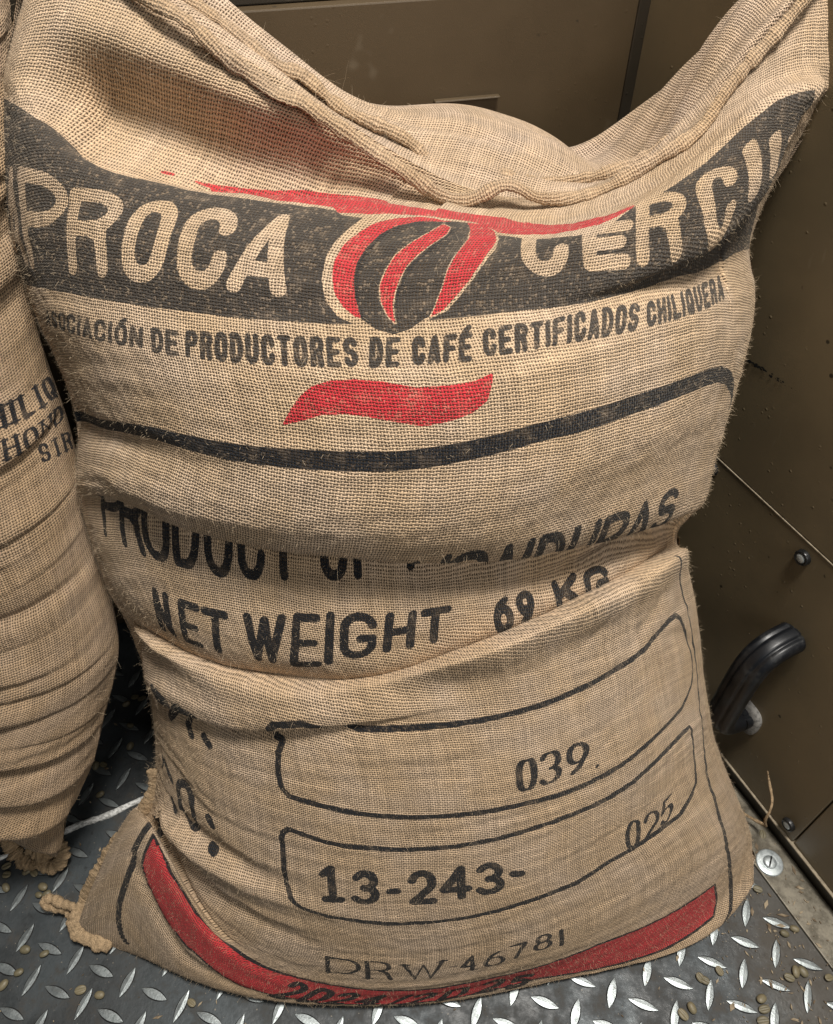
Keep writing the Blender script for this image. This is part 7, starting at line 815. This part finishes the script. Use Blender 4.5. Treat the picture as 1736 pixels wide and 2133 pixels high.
# marks scraped into the paint
rs = random.Random(8); sv, sf = [], []
for k in range(70):
    u_ = rs.random(); s_ = .3640 - .062*u_ + rs.gauss(0, .0008); z = .5040 + .0055*u_ + rs.gauss(0, .0009); r = rs.uniform(.0005, .0016)*(1.15 - .7*u_)
    if rs.random() < u_*.55: continue
    q = len(sv); m = rs.randint(5, 7); sv += [pp(s_ + r*1.6*math.cos(6.283*i/m)*rs.uniform(.6, 1.2), .0003 + .00002*k, z + r*math.sin(6.283*i/m)*rs.uniform(.6, 1.2)) for i in range(m)]; sf.append(list(range(q, q + m)))
t = NT('black scuff'); t.set(Base_Color=(.008, .008, .007, 1), Roughness=.7); mesh('scuff_mark', sv, sf, t.m, panel, smooth=False)
# grab handle: two feet and a bowed grip
t = NT('black moulded plastic'); o_ = t.obj(); du_ = t.ss(t.noise(o_, 45., 6., .7), .46, .72); t.set(Base_Color=t.mix(t.math('MULTIPLY', du_, .35), (.005, .006, .008, 1), (.075, .075, .07, 1)), Roughness=t.ss(du_, 0., 1., .40, .75)); M_black = t.m
hs_, zu, zl = .194, .287, .134
hp_ = [pp(hs_, o, z) for o, z in ((-.002, zu), (.016, zu), (.030, zu - .003), (.041, zu - .012), (.047, zu - .028), (.049, zu - .050), (.049, zl + .045), (.045, zl + .020), (.030, zl + .006), (.014, zl + .001), (-.002, zl))]
handle = tube('handle', hp_, .0160, .0110, M_black, panel, up=(*(N_*.999), .2), n=160, nc=64, rough=0, power=.8, flute=.2)
def foot(z):
    th = np.linspace(0, 2*np.pi, 28, endpoint=False); sg = lambda c: math.copysign(abs(c)**.7, c)
    v = [pp(hs_ + k*.021*sg(math.cos(a)), o, z + k*.023*sg(math.sin(a))) for k, o in ((1.0, 0), (1.0, .004), (.85, .0065), (.3, .007)) for a in th]
    t_ = mesh('foot', v, [list(q) for q in grid_faces(4, 28, True)] + [list(range(84, 112))], M_foot, handle); return t_
t = NT('dusty black plastic'); d_ = t.noise(t.obj(), 240., 4., .7); t.set(Base_Color=t.mix(t.ss(d_, .3, .6), (.10, .095, .09, 1), (.26, .25, .23, 1)), Roughness=.8); M_foot = t.m
foot(zl - .004)
# aluminium strip along the foot of the panel
strip = tag(empty('floor_strip', pp(.2, .02, 0)), 'dusty aluminium edging strip screwed to the floor along the brown panel', 'strip')
part('strip', *pbox(-.9, .583, -.004, .0392, .0006, .0036), M_alu, strip, .0012)
v, f = disc([(.0150, 0), (.0150, .0014), (.0138, .0019), (.0072, .0019)]); c_ = np.array([.4011, .3078, .0036]); scr = mesh('screw', v + c_, f, M_zinc, strip)
v, f = disc([(.0075, .0018), (.0074, .0030), (.0060, .0042), (.0030, .0047)]); mesh('screw_head', v + c_, f, M_zinc, scr)
a_ = 1.1; sl = np.array([[-.0065, -.0009, .0050], [.0065, -.0009, .0050], [.0065, .0009, .0050], [-.0065, .0009, .0050]]); rt = np.array([[math.cos(a_), -math.sin(a_), 0], [math.sin(a_), math.cos(a_), 0], [0, 0, 1]])
mesh('screw_slot', sl @ rt.T + c_ - np.array([0, 0, .0001]), [[0, 1, 2, 3]], M_bolt, scr, smooth=False)
# back wall
bw = np.array([.975, .2213]); bn = np.array([.2213, -.975]); B0 = np.array([.2, .778])
def bp(s_, off, z): q = B0 + bw*s_ + bn*off; return (q[0], q[1], z)
def bbox(s0, s1, o0_, o1, z0, z1):
    v = [bp(a, b, c) for c in (z0, z1) for a, b in ((s0, o0_), (s1, o0_), (s1, o1), (s0, o1))]
    return v, [[3, 2, 1, 0], [4, 5, 6, 7], [1, 5, 4, 0], [2, 6, 5, 1], [3, 7, 6, 2], [0, 4, 7, 3]]
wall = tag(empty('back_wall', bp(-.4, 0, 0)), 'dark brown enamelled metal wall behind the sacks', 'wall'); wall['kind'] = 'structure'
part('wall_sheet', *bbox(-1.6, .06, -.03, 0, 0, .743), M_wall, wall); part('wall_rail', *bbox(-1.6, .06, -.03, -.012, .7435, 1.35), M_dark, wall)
part('corner_shade', *bbox(-.010, .06, -.028, .002, .0, 1.35), M_dark, wall)  # dark strip standing in for the shade in the wall corner
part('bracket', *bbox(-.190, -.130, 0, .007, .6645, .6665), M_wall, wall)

# ---------------------------------------------------------------- spilled beans and crumbs
t = NT('green coffee bean'); o_ = t.obj(); n_ = t.noise(o_, 260., 3.); oi = t.node('ShaderNodeObjectInfo').outputs['Random']
t.set(Base_Color=t.mix(t.math('MULTIPLY_ADD', n_, .6, t.math('MULTIPLY', oi, .5)), (.095, .085, .052, 1), (.205, .17, .10, 1)), Roughness=.5); t.bump(n_, .0006, .6); M_bean = t.m
def bean_mesh():
    v, nu_, nv_ = [], 24, 13
    for i in range(nv_):
        a = math.pi*i/(nv_ - 1)
        for j in range(nu_):
            b = 2*math.pi*j/nu_; x = -math.cos(a)*.0064; r = math.sin(a)**.85; y = r*math.cos(b)*.0047; z = r*math.sin(b)*.0036
            if z > 0:                                   # flat side with its slit
                z *= .45; z -= .0019*math.exp(-(y/.0010)**2)*r
            v.append((x, y, z))
    return v, [list(q) for q in grid_faces(nv_, nu_, True)]
bv, bfc = bean_mesh(); rb = random.Random(3); proto = None
for (x, y, lab) in BEANS:
    if proto is None: proto = mesh('coffee_bean', bv, bfc, M_bean); b = proto
    else: b = proto.copy(); C.collection.objects.link(b)
    up = rb.random() < .45; b.location = (x, y, .0038 if up else .0030); s_ = rb.uniform(.74, .94); b.scale = (s_, s_*rb.uniform(.92, 1.05), s_)
    b.rotation_euler = (rb.gauss(0, .18) + (0 if up else math.pi), rb.gauss(0, .12), rb.uniform(0, 6.28)); tag(b, lab, 'coffee bean', 'green coffee beans spilled on the floor')
    if (np.array([x, y]) - wA) @ wn > 0: b.location.z -= .003
rc = np.random.default_rng(12); cv, cf = [], []
for k in range(520):
    x, y = rc.uniform(-.50, .50), rc.uniform(.10, .50)
    if k > 240: x, y = rc.normal(.40, .05), rc.uniform(.13, .33)
    L = rc.gamma(1.6, .0009) + .0005; wdt = L*rc.uniform(.15, .5); a = rc.uniform(0, 6.28); e = np.array([math.cos(a), math.sin(a)]); f_ = np.array([-e[1], e[0]]); z = .0011 + rc.uniform(0, .0006)
    if (np.array([x, y]) - P0) @ N_ < .002: continue
    if (np.array([x, y]) - P0) @ N_ < .042: z += .0030
    q = len(cv); c0 = np.array([x, y])
    for a_, b_ in ((-1, -.4), (.2, -1), (1, .3), (-.1, 1)):
        p = c0 + e*L*a_ + f_*wdt*b_; cv.append((p[0], p[1], z + rc.uniform(0, .0006)))
    for a_, b_ in ((-1, -.4), (.2, -1), (1, .3), (-.1, 1)):
        p = c0 + e*L*a_ + f_*wdt*b_; cv.append((p[0], p[1], z - .0008))
    cf += [[q, q+1, q+2, q+3], [q, q+4, q+5, q+1], [q+1, q+5, q+6, q+2], [q+2, q+6, q+7, q+3], [q+3, q+7, q+4, q]]
t = NT('husk crumbs'); n_ = t.noise(t.obj(), 90., 2.); t.set(Base_Color=t.mix(t.ss(n_, .4, .6), (.12, .085, .05, 1), (.30, .24, .16, 1)), Roughness=.85)
tag(mesh('floor_crumbs', cv, cf, t.m, smooth=False), 'pale husk crumbs and chaff scattered over the floor plate', 'crumbs', kind='stuff')
